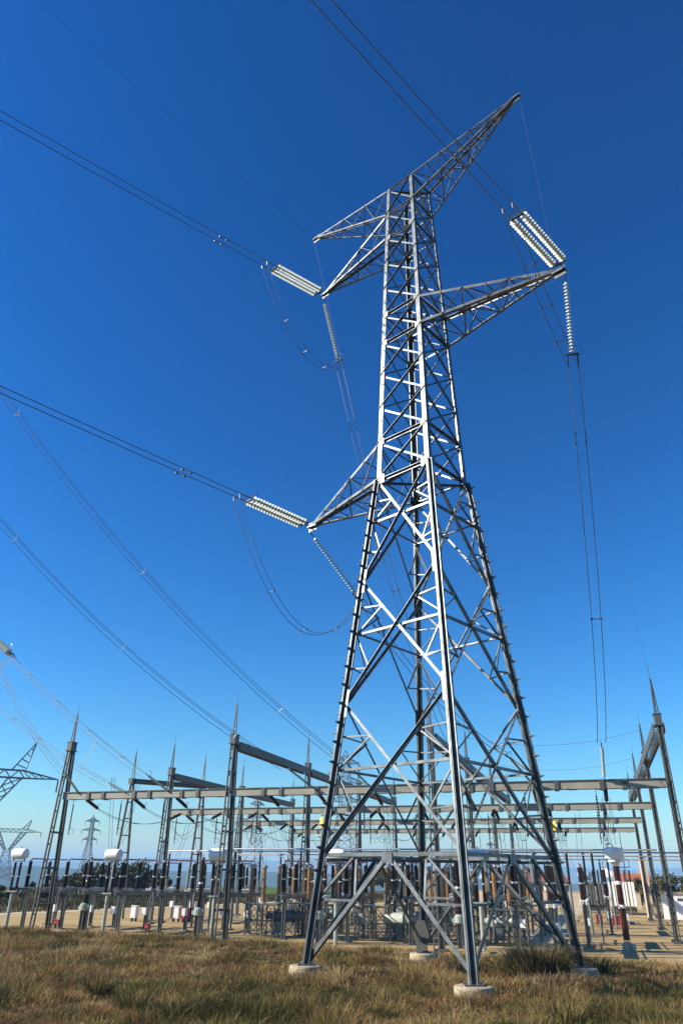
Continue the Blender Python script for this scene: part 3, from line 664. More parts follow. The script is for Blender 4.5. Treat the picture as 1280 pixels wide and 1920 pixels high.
def make_breaker():
    r = root('circuit_breaker', (0, 0, 0), local=True)
    for x in (-0.95, 0.15):
        mb = MB()
        for (a, b) in ((-0.4, -0.4), (0.4, -0.4), (0.4, 0.4), (-0.4, 0.4)): mb.bar((x+a, b, 0.05), (x+a, b, 1.72), 0.07)
        for s in range(4):
            c = [(-0.4, -0.4), (0.4, -0.4), (0.4, 0.4), (-0.4, 0.4)]; p, q = c[s], c[(s+1) % 4]
            for (z0, z1) in ((0.1, 0.85), (0.85, 1.7)):
                mb.bar((x+p[0], p[1], z0), (x+q[0], q[1], z1), 0.035); mb.bar((x+p[0], p[1], z1), (x+q[0], q[1], z0), 0.035); mb.bar((x+p[0], p[1], z1), (x+q[0], q[1], z1), 0.05)
        mb.build('lattice_stand', STEEL2, r)
    mb = MB(); mb.box((-0.4, 0, 1.76), (2.3, 0.95, 0.06)); mb.build('platform', STEEL2, r)
    for (x, y, h) in ((-1.15, -0.2, 2.0), (-0.35, -0.1, 2.0), (0.5, 0.35, 2.05)):
        mb = MB(); mb.lathe((x, y, 1.85), (x, y, 1.85+h), ribs(h-0.12, 0.135, 22, 0.82), 12); o = mb.build('bushing', TAN, r)
        mb = MB(); mb.tube_prof(Vector((x, y, 1.78)), UP, [(0, 0.2), (0.08, 0.2), (0.1, 0.14)], 12); mb.build('flange', PIPE, o)
        mb = MB(); mb.tube_prof(Vector((x, y, 1.85+h-0.12)), UP, [(0, 0.13), (0.04, 0.19), (0.12, 0.2), (0.2, 0.12), (0.22, 0.03)], 12); mb.build('cap', PIPE, o)
    return r
def make_tank(m):
    t = root('gas_tank', (0, 0, 0), local=True)
    mb = MB(); mb.tube_prof(Vector((-0.75, 0, 1.15)), Vector((1, 0, 0)), [(0, 0.16), (0.02, 0.22), (0.5, 0.22), (0.5, 0.29), (0.56, 0.29), (0.56, 0.32), (1.2, 0.32), (1.2, 0.345), (1.25, 0.345), (1.25, 0.32), (1.75, 0.32), (1.75, 0.37), (1.8, 0.37), (1.8, 0.25), (2.5, 0.25), (2.52, 0.16)], 22); mb.build('drum', m, t, True)
    for x in (-0.3, 0.4, 1.3):
        mb = MB()
        for y in (-0.32, 0.32): mb.bar((x, y, 0.03), (x, y, 0.95), 0.06)
        mb.bar((x, -0.32, 0.1), (x, 0.32, 0.8), 0.04); mb.bar((x, 0.32, 0.1), (x, -0.32, 0.8), 0.04); mb.bar((x, -0.36, 0.84), (x, 0.36, 0.84), 0.08); mb.build('stand', STEEL2, t)
    mb = MB(); mb.bar((-0.3, -0.34, 0.1), (0.4, -0.34, 0.85), 0.04); mb.bar((0.4, -0.34, 0.1), (1.3, -0.34, 0.85), 0.04); mb.bar((1.3, -0.34, 0.1), (0.4, -0.34, 0.85), 0.04); mb.build('stay', STEEL2, t)
    mb = MB(); mb.box((0.3, -0.5, 0.55), (0.4, 0.2, 0.6)); mb.build('control_box', BLUEG, t)
    mb = MB(); mb.tube([(0.1, 0, 1.5), (0.1, 0, 1.68)], 0.06, 8); mb.tube([(0.8, 0, 1.5), (0.8, 0, 1.62)], 0.05, 8); mb.build('valve', PIPE, t)
    return t
BP = make_breaker()
BR = [(-20.0, 46.5), (-13.1, 47.2), (-8.6, 47.0), (-19.4, 50.6), (-12.0, 51.5), (-7.0, 53.5), (-4.9, 47.5), (-16.5, 47.5), (-15.8, 53.5), (-10.0, 55.5), (-20.5, 55.0), (-4.6, 56.5)]
bl = ['left of the pylon beside the blue-grey tank', 'under the pylon behind its belt', 'behind the nearest pylon leg', 'second line behind the blue-grey tank', 'second line behind the pale tanks', 'second line right of the nearest leg', 'right of the nearest pylon leg', 'close behind the pylon left leg', 'third line behind the pylon left leg', 'third line behind the pale tanks', 'third line left of the pylon', 'third line right of the nearest leg']
for n, (u, v) in enumerate(BR):
    c = BP if n == 0 else copy_tree(BP); c.location = W(u, v, 0); c.rotation_euler = (0, 0, YR)
    tag(c, 'lattice-stand breaker with tan bushings, ' + bl[n], 'circuit breaker', 'breakers with tan bushings')
TB = make_tank(BLUEG); TG = make_tank(GREYG); ft = 0
for n, (p, u, v, lab) in enumerate([(TB, -19.3, 46.4, 'blue-grey gas tank on an X-braced stand left of the pylon'), (TG, -11.9, 46.8, 'pale grey-green gas tank under the pylon, the nearer of two'), (TG, -10.9, 49.0, 'pale grey-green gas tank under the pylon, the farther of two'), (TG, -6.2, 47.4, 'pale gas tank behind the nearest pylon leg'), (TB, -18.0, 50.5, 'blue-grey gas tank in the second line left of the pylon')]):
    c = copy_tree(p) if n in (2, 3, 4) else p
    c.location = W(u, v, 0); c.rotation_euler = (0, 0, YR); tag(c, lab, 'gas tank', 'gas tanks of the breakers')
def make_support():
    r = root('busbar_post', (0, 0, 0), local=True)
    mb = MB(); mb.tube([(0, 0, 0), (0, 0, 3.0)], 0.08, 8); mb.box((0, 0, 0.03), (0.4, 0.4, 0.06)); mb.build('post', STEEL2, r)
    mb = MB(); mb.lathe((0, 0, 3.0), (0, 0, 4.85), ribs(1.8, 0.09, 20, 0.7), 8); mb.build('post_insulator', BLACKP, r)
    mb = MB(); mb.box((0, 0, 4.9), (0.2, 0.14, 0.1)); mb.build('clamp', PIPE, r)
    return r
BS = make_support(); n = 0
for (v, us) in ((50.8, [-27.6, -26.3, -24.6, -19.6, -16.8, -13.6, -3.9, -1.9, -0.4]), (56.0, [-33, -29, -25, -21, -17, -13, -9, -4.2, -1]), (65, [-31, -27, -23, -19, -15, -11, -6.4, -3, 0.6]), (77, [-30, -25, -20, -15, -10, -5, 0])):
    for m_, u in enumerate(us):
        c = BS if n == 0 else copy_tree(BS); n += 1; c.location = W(u, v, 0); c.rotation_euler = (0, 0, YR)
        tag(c, 'slim busbar post with black insulator, number %s from the left under the %s tube' % (['one', 'two', 'three', 'four', 'five', 'six', 'seven', 'eight', 'nine'][m_], {50.8: 'nearest', 56.0: 'second', 65: 'third', 77: 'farthest'}[v]), 'busbar post', 'busbar posts')
for k, (v, ua, ub) in enumerate(((50.8, -26.6, 3.4), (56.0, -33.4, 7.5), (65, -31.4, 9), (77, -30.5, 12))):
    mb = MB(); mb.tube([W(ua, v, 5.0), W(ub, v, 5.0)], 0.05, 8); o = mb.build('busbar_tube', PIPE)
    tag(o, ['nearest long aluminium busbar tube level above the breakers', 'second long aluminium busbar tube crossing the yard', 'third long aluminium busbar tube crossing the yard', 'farthest long aluminium busbar tube crossing the yard'][k], 'busbar', 'tubular busbars')
# droppers from the overhead spans to the equipment
def dropper(P, Q, sag, lab, q=0.12):
    bundle([para(Vector(P)+UD*q*s, Vector(Q)+UD*q*s, sag, 16) for s in (-1, 1)], 0.013, lab, 'droppers to the equipment')
dropper(W(-33.9, 45.5, 12.2), W(-37.3, 44.1, 5.0), 0.9, 'long twin dropper falling to the far left white drum')
dropper(W(-29.8, 42.3, 9.0), W(-31.7, 46, 4.4), 0.4, 'twin dropper just right of the far left column')
dropper(W(-27.6, 42.0, 8.6), W(-30.1, 44.5, 5.0), 0.6, 'twin dropper falling to the white drum before the portal')
dropper(W(-24.4, 43.5, 7.2), W(-26.8, 46.4, 4.4), 0.5, 'twin dropper falling between the left columns')
dropper(W(-22.0, 45, 7.2), W(-22.2, 44.0, 5.0), 0.4, 'twin dropper falling to the white drum before the left-centre column')
dropper(W(-18.1, 43.5, 7.2), W(-18.3, 46.5, 4.3), 0.5, 'twin dropper right of the left-centre column')
dropper(W(-14.97, 43.5, 7.2), W(-15.4, 43.3, 4.5), 0.5, 'twin dropper falling behind the pylon left leg')
dropper(W(-11.6, 43.5, 7.2), W(-12.2, 47, 4.3), 0.5, 'twin dropper under the pylon')
dropper(W(-2.8, 43.5, 7.2), W(-2.6, 45, 4.4), 0.4, 'twin dropper left of the pylon right leg')
dropper(W(0.8, 43.0, 7.3), W(0.8, 46.6, 5.1), 0.3, 'twin dropper falling to the white-headed transformer', 0.2)
dropper(W(-1.0, 55.0, 7.4), W(-1.1, 50, 4.4), 0.3, 'twin dropper from the second beam beside the pylon right leg', 0.15)
for i_, (u, v, h) in enumerate(((-16.0, 90, 7.4), (-13.0, 92, 7.9), (-10.4, 90, 7.8), (-8.0, 95, 8.2), (-4.5, 92, 8.0), (-20.5, 92, 8.2), (2.5, 90, 8.3), (5.6, 75, 6.2))):
    mb = MB(); mb.tube([W(u, v, 0), W(u, v, h*0.6), W(u, v, h)], [0.09, 0.06, 0.03], 6); o = mb.build('lightning_mast', STEEL3)
    tag(o, 'thin dark lightning mast at the back of the yard, number %s from the %s' % ((['three', 'four', 'five', 'six', 'seven', 'two', 'eight', 'nine'])[i_], 'left'), 'mast', 'thin masts at the back')
for j in (1, 2):
    for i in range(3):
        for k, u in enumerate(PH[i]):
            dropper(W(u, VS[j]+2.4, 7.0), W(u+0.5*((i+2*k) % 3-1), VS[j]+4.4, 4.3), 0.5, 'twin dropper below the spans behind the %s beam, %s of the %s bay' % (VN[j].split()[0], PN[k], BN[i]), 0.16)
# tubular portal of two A frames on the left
def make_aframe(h):
    r = root('tubular_frame', (0, 0, 0), local=True)
    for s in (-1, 1): mb = MB(); mb.tube([(0, s*1.15, 0), (0, s*0.16, h)], 0.12, 10); mb.build('leg', STEEL2, r)
    for i in range(6):
        z = h*(0.22+0.125*i); a = 1.15-0.99*z/h; mb = MB(); mb.tube([(0, -a, z), (0, a, z)], 0.05, 6); mb.build('rung', STEEL2, r)
    mb = MB(); mb.box((0, 0, h+0.1), (0.4, 0.6, 0.45)); mb.build('head_box', STEEL3, r)
    mb = MB()
    for s in (-1, 1): mb.bar((0, s*0.18, h+0.3), (0, 0, h+2.6), 0.06)
    mb.tube([(0, 0, h+2.5), (0, 0, h+3.2)], 0.012, 5); mb.build('spire', STEEL3, r)
    return r
AP = make_aframe(10.4); AP.location = W(-37.8, 56.5, 0); AP.rotation_euler = (0, 0, YR+R(-6)); tag(AP, 'twin-tube A frame with rungs and spire, the left one of the portal', 'A frame', 'twin-tube frames')
A2 = copy_tree(AP); A2.location = W(-33.6, 61.5, 0); tag(A2, 'twin-tube A frame with rungs and spire, the right one of the portal', 'A frame', 'twin-tube frames')
p, q = W(-37.8, 56.5, 10.5), W(-33.6, 61.5, 10.5); mb = MB(); dd = (q-p).normalized(); mb.bar(p+dd*0.25, q-dd*0.25, 0.4, 0.4)
tag(mb.build('portal_girder', STEEL3), 'short dark girder joining the two twin-tube A frames', 'girder')
# small boxes and cabinets on the gravel
def cabinet(u, v, d, m, lab, cat, legs_=True):
    r = yroot('cabinet', u, v, 0, lab, cat, 'boxes standing on the gravel')
    z0 = 0.25 if legs_ else 0.02
    mb = MB(); mb.box((0, 0, z0+d[2]/2), d); mb.build('body', m, r)
    mb = MB(); mb.box((0, 0, z0+d[2]+0.02), (d[0]+0.08, d[1]+0.08, 0.04)); mb.build('lid', m, r)
    mb = MB(); mb.box((0, -d[1]/2-0.008, z0+d[2]*0.5), (d[0]*0.8, 0.016, d[2]*0.8)); mb.build('door', m, r)
    if legs_:
        for x in (-1, 1): mb = MB(); mb.box((x*d[0]*0.36, 0, 0.13), (0.06, d[1]*0.7, 0.24)); mb.build('foot', STEEL3, r)
for a in [(-35.3, 46.3, (0.42, 0.3, 0.22), REDP, 'dark red box at the foot of the leftmost disconnector', 'box'), (-27.9, 45.6, (0.3, 0.25, 0.22), REDP, 'dark red box behind a pale post near the grass edge', 'box'),
          (-31.3, 56.5, (0.6, 0.4, 0.7), REDP, 'bright red box beside a white cabinet in the left yard', 'box'), (-32.1, 56.5, (0.6, 0.4, 0.8), WHITE, 'white cabinet left of the bright red box', 'cabinet'), (-35.2, 55.4, (0.45, 0.4, 0.8), WHITE, 'white cabinet by the left A frame', 'cabinet'),
          (-27.8, 57.0, (0.4, 0.4, 0.7), REDP, 'narrow red box right of the slim posts in the left yard', 'box'), (-34.6, 63.2, (1.1, 0.5, 0.9), WHITE, 'wide pale cabinet beside the right A frame', 'cabinet'), (-0.6, 68, (0.5, 0.4, 0.6), REDP, 'red box on the gravel right of the pylon', 'box'),
          (0.6, 67, (0.7, 0.5, 0.6), REDP, 'red box behind the white-headed transformer', 'box'), (1.3, 67.3, (0.6, 0.5, 0.7), WHITE, 'white cabinet behind the white-headed transformer', 'cabinet'), (-36.2, 46.4, (0.5, 0.5, 0.25), CONC, 'pale block at the foot of the leftmost disconnector', 'box')]:
    cabinet(*a, legs_=a[3] is not CONC)
# transformers, kiosk and wall on the right
def transformer(u, v, m, lab, sc=1.0, rz=0):
    r = yroot('power_transformer', u, v, 0, lab, 'transformer', 'power transformers', rz)
    mb = MB(); mb.box((0, 0, 1.8*sc), (2.2*sc, 1.6*sc, 2.2*sc)); mb.build('tank', m, r)
    mb = MB(); mb.box((0, 0, 0.45*sc), (2.6*sc, 1.9*sc, 0.5*sc)); mb.build('plinth', STEEL3, r)
    for k in range(8):
        mb = MB(); mb.box(((k-3.5)*0.34*sc, -1.05*sc, 2.0*sc), (0.26*sc, 0.5*sc, 2.3*sc)); mb.build('radiator', m, r)
    mb = MB(); mb.tube_prof(Vector((-1.6*sc, 0, 4.1*sc)), Vector((0.94, 0, -0.34)).normalized(), [(0, 0.25*sc), (0.03, 0.42*sc), (1.5*sc, 0.42*sc), (1.53*sc, 0.25*sc)], 16); mb.build('conservator', WHITE, r, True)
    mb = MB(); mb.bar((-1.0*sc, 0, 2.9*sc), (-1.0*sc, 0, 3.9*sc), 0.2); mb.build('bracket', STEEL3, r)
    for x in (0.0, 0.55, 1.05):
        mb = MB(); mb.lathe((x*sc, 0, 2.9*sc), (x*sc, -0.1, 4.3*sc), ribs(1.4*sc, 0.13*sc, 9, 0.6), 8); mb.build('bushing', BROWN, r)
transformer(1.9, 93.0, WHITE, 'white power transformer with radiator fins behind the white-headed transformer')
transformer(-0.9, 95.5, STEEL3, 'dark power transformer with a tilted white drum left of the white one')
transformer(-10.6, 84, WHITE, 'white power transformer seen between the pylon legs', 0.9)
r = yroot('kiosk', 7.6, 86, 0, 'low white kiosk building with flat roof at the right', 'kiosk', None)
mb = MB(); mb.box((0, 0, 1.1), (4.4, 2.4, 2.2)); mb.build('wall', WHITE, r)
mb = MB(); mb.box((0, 0, 2.27), (4.7, 2.7, 0.14)); mb.build('roof', CONC, r)
mb = MB(); mb.box((0.9, -1.215, 1.0), (0.85, 0.03, 1.9)); o = mb.build('door', GREYG, r); mb = MB(); mb.box((0.55, -1.25, 1.0), (0.05, 0.05, 0.14)); mb.build('handle', DARK, o)
mb = MB(); mb.box((-0.6, -1.21, 1.7), (0.5, 0.02, 0.25)); mb.build('vent', STEEL3, r)
r = yroot('fire_wall', 4.3, 88.5, 0, 'tall beige fire wall slab beside the white transformer', 'wall', None)
mb = MB(); mb.box((0, 0, 2.7), (0.5, 4.5, 5.4)); mb.build('slab', RENDER, r); mb = MB(); mb.box((0, 0, 5.46), (0.62, 4.6, 0.1)); mb.build('coping', CONC, r)
r = yroot('yard_wall', -10.5, 112, 0, 'long pale boundary wall at the back right of the yard', 'wall', None)
mb = MB(); mb.box((2, 0, 0.9), (26, 0.3, 1.8)); mb.build('panel', RENDER, r); mb = MB(); mb.box((2, 0, 1.85), (26.1, 0.4, 0.08)); mb.build('coping', CONC, r)
def house(x, y, w_, d_, h_, rz, lab):
    r = root('house', (x, y, 0), lab, 'house', 'houses beyond the yard', rz, local=True)
    mb = MB(); mb.box((0, 0, h_/2), (w_, d_, h_)); mb.build('wall', RENDER, r)
    mb = MB(); a, b = w_/2+0.3, d_/2+0.3; mb.v = [(-a, -b, h_), (a, -b, h_), (a, b, h_), (-a, b, h_), (-a, 0, h_+d_*0.32), (a, 0, h_+d_*0.32)]; mb.f = [(0, 1, 5, 4), (2, 3, 4, 5), (0, 4, 3), (1, 2, 5), (3, 2, 1, 0)]
    o = mb.build('roof', ROOF, r); mb = MB(); mb.box((w_*0.25, 0.4, h_+d_*0.32), (0.6, 0.6, 1.4)); mb.build('chimney', RENDER, o)
    for x_ in (-0.3, 0.05, 0.32):
        mb = MB(); mb.box((w_*x_, -d_/2-0.02, h_*0.55), (0.9, 0.06, 1.1)); f = mb.build('window_frame', WHITE, r); mb = MB(); mb.box((w_*x_, -d_/2-0.06, h_*0.55), (0.74, 0.02, 0.94)); mb.build('pane', DARK, f)
house(44, 190, 9, 6, 2.6, 0.1, 'red tiled house beyond the yard between the pylon legs'); house(73, 196, 8, 6, 2.8, -0.3, 'red tiled house beyond the fire wall at the right')
house(54, 200, 7, 6, 2.6, 0.3, 'red tiled house beyond the yard, right neighbour of the first')

# ---------------------------------------------------------------- pylons in the distance
def ladder4(mb, c, s0, z0, s1, z1, n, wd, cross=True):
    """square lattice tube between two levels"""
    sg = [(-1, -1), (1, -1), (1, 1), (-1, 1)]
    def P(k, t): s = s0+(s1-s0)*t; return Vector((c[0]+sg[k][0]*s, c[1]+sg[k][1]*s, z0+(z1-z0)*t))
    for k in range(4): mb.bar(P(k, 0), P(k, 1), wd)
    for i in range(n):
        a, b = i/n, (i+1)/n
        for k in range(4):
            j = (k+1) % 4
            mb.bar(P(k, a), P(j, b), wd*0.55); mb.bar(P(j, a), P(k, b), wd*0.55)
            if cross: mb.bar(P(k, b), P(j, b), wd*0.55)
def tri_arm(mb, x0, x1, y, zb, zt, ztip, wd, n=4):
    for s in (-1, 1):
        A, Bq, T = Vector((x0, y+s*0.7, zb)), Vector((x0, y+s*0.7, zt)), Vector((x1, y, ztip))
        mb.bar(A, T, wd); mb.bar(Bq, T, wd)
        for i in range(1, n):
            t = i/n; mb.bar(lerp(A, T, t), lerp(Bq, T, t), wd*0.5); mb.bar(lerp(A, T, t), lerp(Bq, T, (i-1)/n), wd*0.5)
def far_double(x, y, h, base, rz, wd, lab):
    r = root('distant_pylon', (x, y, 0 if math.hypot(x, y) < 200 else -2), lab, 'pylon', 'pylons in the distance', rz, local=True)
    mb = MB(); ladder4(mb, (0, 0), base/2, 0, base*0.16, h*0.6, 6, wd); mb.build('lower_body', FARST, r)
    mb = MB(); ladder4(mb, (0, 0), base*0.16, h*0.6, base*0.10, h*0.96, 7, wd*0.9); mb.bar((-base*0.1, 0, h*0.96), (0, 0, h), wd); mb.bar((base*0.1, 0, h*0.96), (0, 0, h), wd); mb.build('upper_body', FARST, r)
    for z, l in ((0.62, 0.125), (0.76, 0.16), (0.90, 0.12)):
        for s in (-1, 1):
            mb = MB(); tri_arm(mb, s*base*0.12, s*h*l, 0, h*z, h*(z+0.045), h*(z+0.005), wd*0.8); mb.build('cross_arm', FARST, r)
            mb = MB(); mb.tube([(s*h*l, 0, h*z), (s*h*l, 0, h*z-2.2)], wd*0.6, 6); mb.build('insulator', GREYG, r)
def far_cat(x, y, zb, hl, hp, rz, wd, lab, zw=None):
    r = root('distant_pylon', (x, y, 0), lab, 'pylon', 'pylons in the distance', rz, local=True); zw = zw or zb*0.62
    mb = MB(); ladder4(mb, (0, 0), hl*0.26, -1, hl*0.09, zw, 5, wd); mb.build('lower_body', FARST, r)
    for s in (-1, 1):
        mb = MB(); P = [Vector((s*hl*0.05, 0, zw)), Vector((s*hl*0.12, 0, zw)), Vector((s*hl*0.34, 0, zb)), Vector((s*hl*0.52, 0, zb))]
        for yy in (-hl*0.06, hl*0.06):
            o = Vector((0, yy, 0)); mb.bar(P[0]+o, P[2]+o, wd); mb.bar(P[1]+o, P[3]+o, wd)
            for i in range(5): mb.bar(lerp(P[0], P[2], i/5)+o, lerp(P[1], P[3], (i+1)/5)+o, wd*0.55); mb.bar(lerp(P[1], P[3], i/5)+o, lerp(P[0], P[2], (i+1)/5)+o, wd*0.55)
        mb.build('fork_arm', FARST, r)
        mb = MB()
        for yy in (-hl*0.05, hl*0.05):
            mb.bar((s*hl*0.36, yy, zb+hl*0.1), (s*hl*0.62, 0, zb+hp), wd); mb.bar((s*hl*0.54, yy, zb+hl*0.1), (s*hl*0.62, 0, zb+hp), wd)
            for i in range(1, 5): t = i/5; mb.bar(lerp(Vector((s*hl*0.36, yy, zb+hl*0.1)), Vector((s*hl*0.62, 0, zb+hp)), t), lerp(Vector((s*hl*0.54, yy, zb+hl*0.1)), Vector((s*hl*0.62, 0, zb+hp)), t-0.12), wd*0.5)
        mb.build('peak', FARST, r)
        mb = MB(); tri_arm(mb, s*hl*0.52, s*hl, 0, zb, zb+hl*0.1, zb+0.1, wd*0.9, 5); mb.build('cross_arm', FARST, r)
        mb = MB(); mb.tube([(s*hl, 0, zb), (s*hl, 0, zb-2.0)], wd*0.8, 6); mb.build('insulator', RUST, r)
    mb = MB()
    for q in range(13): mb.bar((-hl*0.55+hl*1.1*q/12, -hl*0.05, zb), (-hl*0.55+hl*1.1*q/12, hl*0.05, zb), wd*0.55)
    for yy in (-hl*0.05, hl*0.05):
        for zz in (0, hl*0.1): mb.bar((-hl*0.55, yy, zb+zz), (hl*0.55, yy, zb+zz), wd)
        for i in range(12): a, b = -hl*0.55+hl*1.1*i/12, -hl*0.55+hl*1.1*(i+1)/12; mb.bar((a, yy, zb+(hl*0.1 if i % 2 else 0)), (b, yy, zb+(0 if i % 2 else hl*0.1)), wd*0.55)
    mb.build('bridge', FARST, r)
def dirpos(px, dist, py=1640):
    a = math.atan((px-640)/1486.0); return dist*math.sin(a), dist*math.cos(a)
x, y = dirpos(-66, 140); far_cat(x, y, 17.6, 12.2, 6.0, R(24), 0.17, 'dark lattice pylon with a raised peak and long arm at the left edge')
x, y = dirpos(14, 430); far_cat(x, y, 21, 15, 6, R(10), 0.24, 'smaller lattice pylon with forked head low at the far left')
x, y = dirpos(168, 520); far_double(x, y, 38, 8, R(35), 0.34, 'thin lattice pylon right of the far left column')
x, y = dirpos(311, 720); far_double(x, y, 34, 7, R(80), 0.36, 'small distant pylon between the left gantry columns')
x, y = dirpos(655, 262); far_double(x, y, 45, 11, R(20), 0.22, 'large lattice pylon seen behind the left leg of the main pylon')
x, y = dirpos(484, 380); far_double(x, y, 40, 9, R(50), 0.26, 'slim lattice pylon between the left-centre columns')
x, y = dirpos(450, 560); far_double(x, y, 52, 10, R(10), 0.34, 'distant pylon with wide arms just right of the left-centre column')
x, y = dirpos(933, 640); far_double(x, y, 32, 8, R(30), 0.34, 'small distant pylon seen between the nearest and right pylon legs')

# ---------------------------------------------------------------- vegetation
def attr_mat(name, rough=0.75, trans=0.25):
    m = bpy.data.materials.new(name); m.use_nodes = True; t = m.node_tree; b = t.nodes['Principled BSDF']; b.inputs['Roughness'].default_value = rough; b.inputs['Specular IOR Level'].default_value = 0.2
    a = t.nodes.new('ShaderNodeAttribute'); a.attribute_name = 'col'; t.links.new(a.outputs['Color'], b.inputs['Base Color'])
    if trans:
        tr = t.nodes.new('ShaderNodeBsdfTranslucent'); mx = t.nodes.new('ShaderNodeMixShader'); mx.inputs[0].default_value = trans
        t.links.new(a.outputs['Color'], tr.inputs['Color']); o = [n for n in t.nodes if n.type == 'OUTPUT_MATERIAL'][0]
        t.links.new(b.outputs[0], mx.inputs[1]); t.links.new(tr.outputs[0], mx.inputs[2]); t.links.new(mx.outputs[0], o.inputs[0])
    return m
BLADE = attr_mat('grass_blade')
def blades(name, roots, hgt, wid, lean, az, col, m=BLADE):
    """one mesh of curved tapering blades; every array has one entry per blade"""
    n = len(roots); ts = np.array([0, 0.45, 0.8, 1.0]); ws = np.array([1.0, 0.8, 0.45])
    dx, dy = np.cos(az), np.sin(az); wx, wy = -dy, dx
    ang = rng.uniform(0, math.pi, n); wx, wy = np.cos(ang), np.sin(ang)
    V = np.zeros((n, 7, 3), np.float32)
    for i, t in enumerate(ts):
        off = lean*t*t; z = hgt*t*(1-0.25*lean/np.maximum(hgt, 0.01)*t)
        c = np.stack([roots[:, 0]+dx*off, roots[:, 1]+dy*off, roots[:, 2]+z], 1)
        if i < 3:
            w_ = wid*ws[i]/2; s = np.stack([wx*w_, wy*w_, np.zeros(n)], 1); V[:, 2*i] = c-s; V[:, 2*i+1] = c+s
        else: V[:, 6] = c
    idx = np.arange(n)[:, None]*7
    loops = np.concatenate([idx+np.array([[0, 1, 3, 2]]), idx+np.array([[2, 3, 5, 4]]), idx+np.array([[4, 5, 6]])], 1)
    me = bpy.data.meshes.new(name); me.vertices.add(n*7); me.vertices.foreach_set('co', V.reshape(-1))
    me.loops.add(n*11); me.loops.foreach_set('vertex_index', loops.reshape(-1).astype(np.int32))
    me.polygons.add(n*3); st = (np.arange(n)[:, None]*11+np.array([[0, 4, 8]])).reshape(-1).astype(np.int32); me.polygons.foreach_set('loop_start', st)
    me.update(calc_edges=True)
    a = me.attributes.new('col', 'FLOAT_COLOR', 'POINT'); C4 = np.ones((n, 7, 4), np.float32); C4[:, :, :3] = col[:, None, :]; a.data.foreach_set('color', C4.reshape(-1))
    me.materials.append(m); o = bpy.data.objects.new(name, me); COL.objects.link(o); return o
def vnoise(x, y, sc, seed):
    r_ = np.random.default_rng(seed); g = r_.random((64, 64)); X, Y = x/sc, y/sc; i, j = np.floor(X).astype(int), np.floor(Y).astype(int); f, h = X-i, Y-j; f = f*f*(3-2*f); h = h*h*(3-2*h)
    a = lambda p, q: g[p % 64, q % 64]
    return (a(i, j)*(1-f)+a(i+1, j)*f)*(1-h)+(a(i, j+1)*(1-f)+a(i+1, j+1)*f)*h
PAL = np.array([[0.060, 0.052, 0.016], [0.105, 0.108, 0.024], [0.165, 0.132, 0.038], [0.30, 0.205, 0.078], [0.25, 0.145, 0.055], [0.175, 0.088, 0.034], [0.39, 0.285, 0.13]])
def meadow(name, n_t, rmin, rmax, amax, hmul, per, keep, label, wmul=1.0):
    u_ = rng.random(n_t); p_ = 0.35                                   # denser close to the camera
    r_ = (rmin**p_ + u_*(rmax**p_-rmin**p_))**(1/p_); a_ = rng.uniform(-amax, amax, n_t)
    x, y = r_*np.sin(a_), r_*np.cos(a_); k = keep(x, y); x, y, r_ = x[k], y[k], r_[k]
    n1, n2, n3 = vnoise(x, y, 3.1, 1), vnoise(x, y, 1.15, 2), vnoise(x, y, 5.5, 3); n = len(x)
    tall = 0.10+0.75*np.clip(0.5*n1+0.7*n2-0.2, 0, 1)**1.7; tall *= rng.uniform(0.6, 1.1, n)*hmul
    f = 0.55*vnoise(x, y, 2.8, 5)+0.45*vnoise(x, y, 1.0, 6)+rng.normal(0, 0.085, n)
    ci = np.digitize(f, [0.30, 0.385, 0.455, 0.55, 0.63, 0.70])       # 0 dark weed, green, olive, straw, tan, russet, bleached
    ci = np.where(rng.random(n) < 0.12, rng.integers(0, 7, n), ci)
    bc = PAL[np.clip(ci, 0, 6)]*rng.uniform(0.75, 1.2, (n, 1))*(0.65+0.7*vnoise(x, y, 0.8, 12)[:, None]); rep = rng.integers(per[0], per[1], n); tot = rep.sum(); q = np.repeat(np.arange(n), rep)
    sp = 0.06+0.33*tall[q]; th = rng.uniform(0, 2*math.pi, tot); rr = np.sqrt(rng.random(tot))*sp
    rx, ry = x[q]+rr*np.cos(th), y[q]+rr*np.sin(th); rz = gz(rx, ry)-0.03
    h = tall[q]*rng.uniform(0.55, 1.15, tot); lean = h*rng.uniform(0.1, 1.25, tot)
    wd = (0.006+0.00042*r_[q])*rng.uniform(0.7, 1.3, tot)*wmul
    c = bc[q]*rng.uniform(0.8, 1.2, (tot, 1))
    o = blades(name, np.stack([rx, ry, rz], 1), h, wd, lean, th+rng.normal(0, 0.5, tot), c); o['kind'] = 'stuff'; o['label'] = label; o['category'] = 'grass'; return o
def in_meadow(x, y):
    u = CA*x-SA*y; v = SA*x+CA*y; ok = v < 39.0-0.12*u+1.5*(vnoise(x, y, 2.0, 9)-0.5)+0.6*(rng.random(len(x))-0.5)
    for k in 'FLRB':
        c = cr(k, Z0); ok &= np.hypot(x-c.x, y-c.y) > 0.50
    return ok
meadow('dry_grass', 52000, 12.5, 60, R(38), 1.0, (9, 17), in_meadow, 'tangled dry brown and olive grass covering the foreground')
def in_rough(x, y):
    d = np.hypot(x, y); s = (x+29.5)*(83.2-68.4)-(y-68.4)*(-21.5+29.5)
    return (y > 40) & (((x < -6.5) & (s < -25) & ((x+36)*0.55+133 > y)) | ((x >= -6.5) & (y > 125) & (y < 160)))
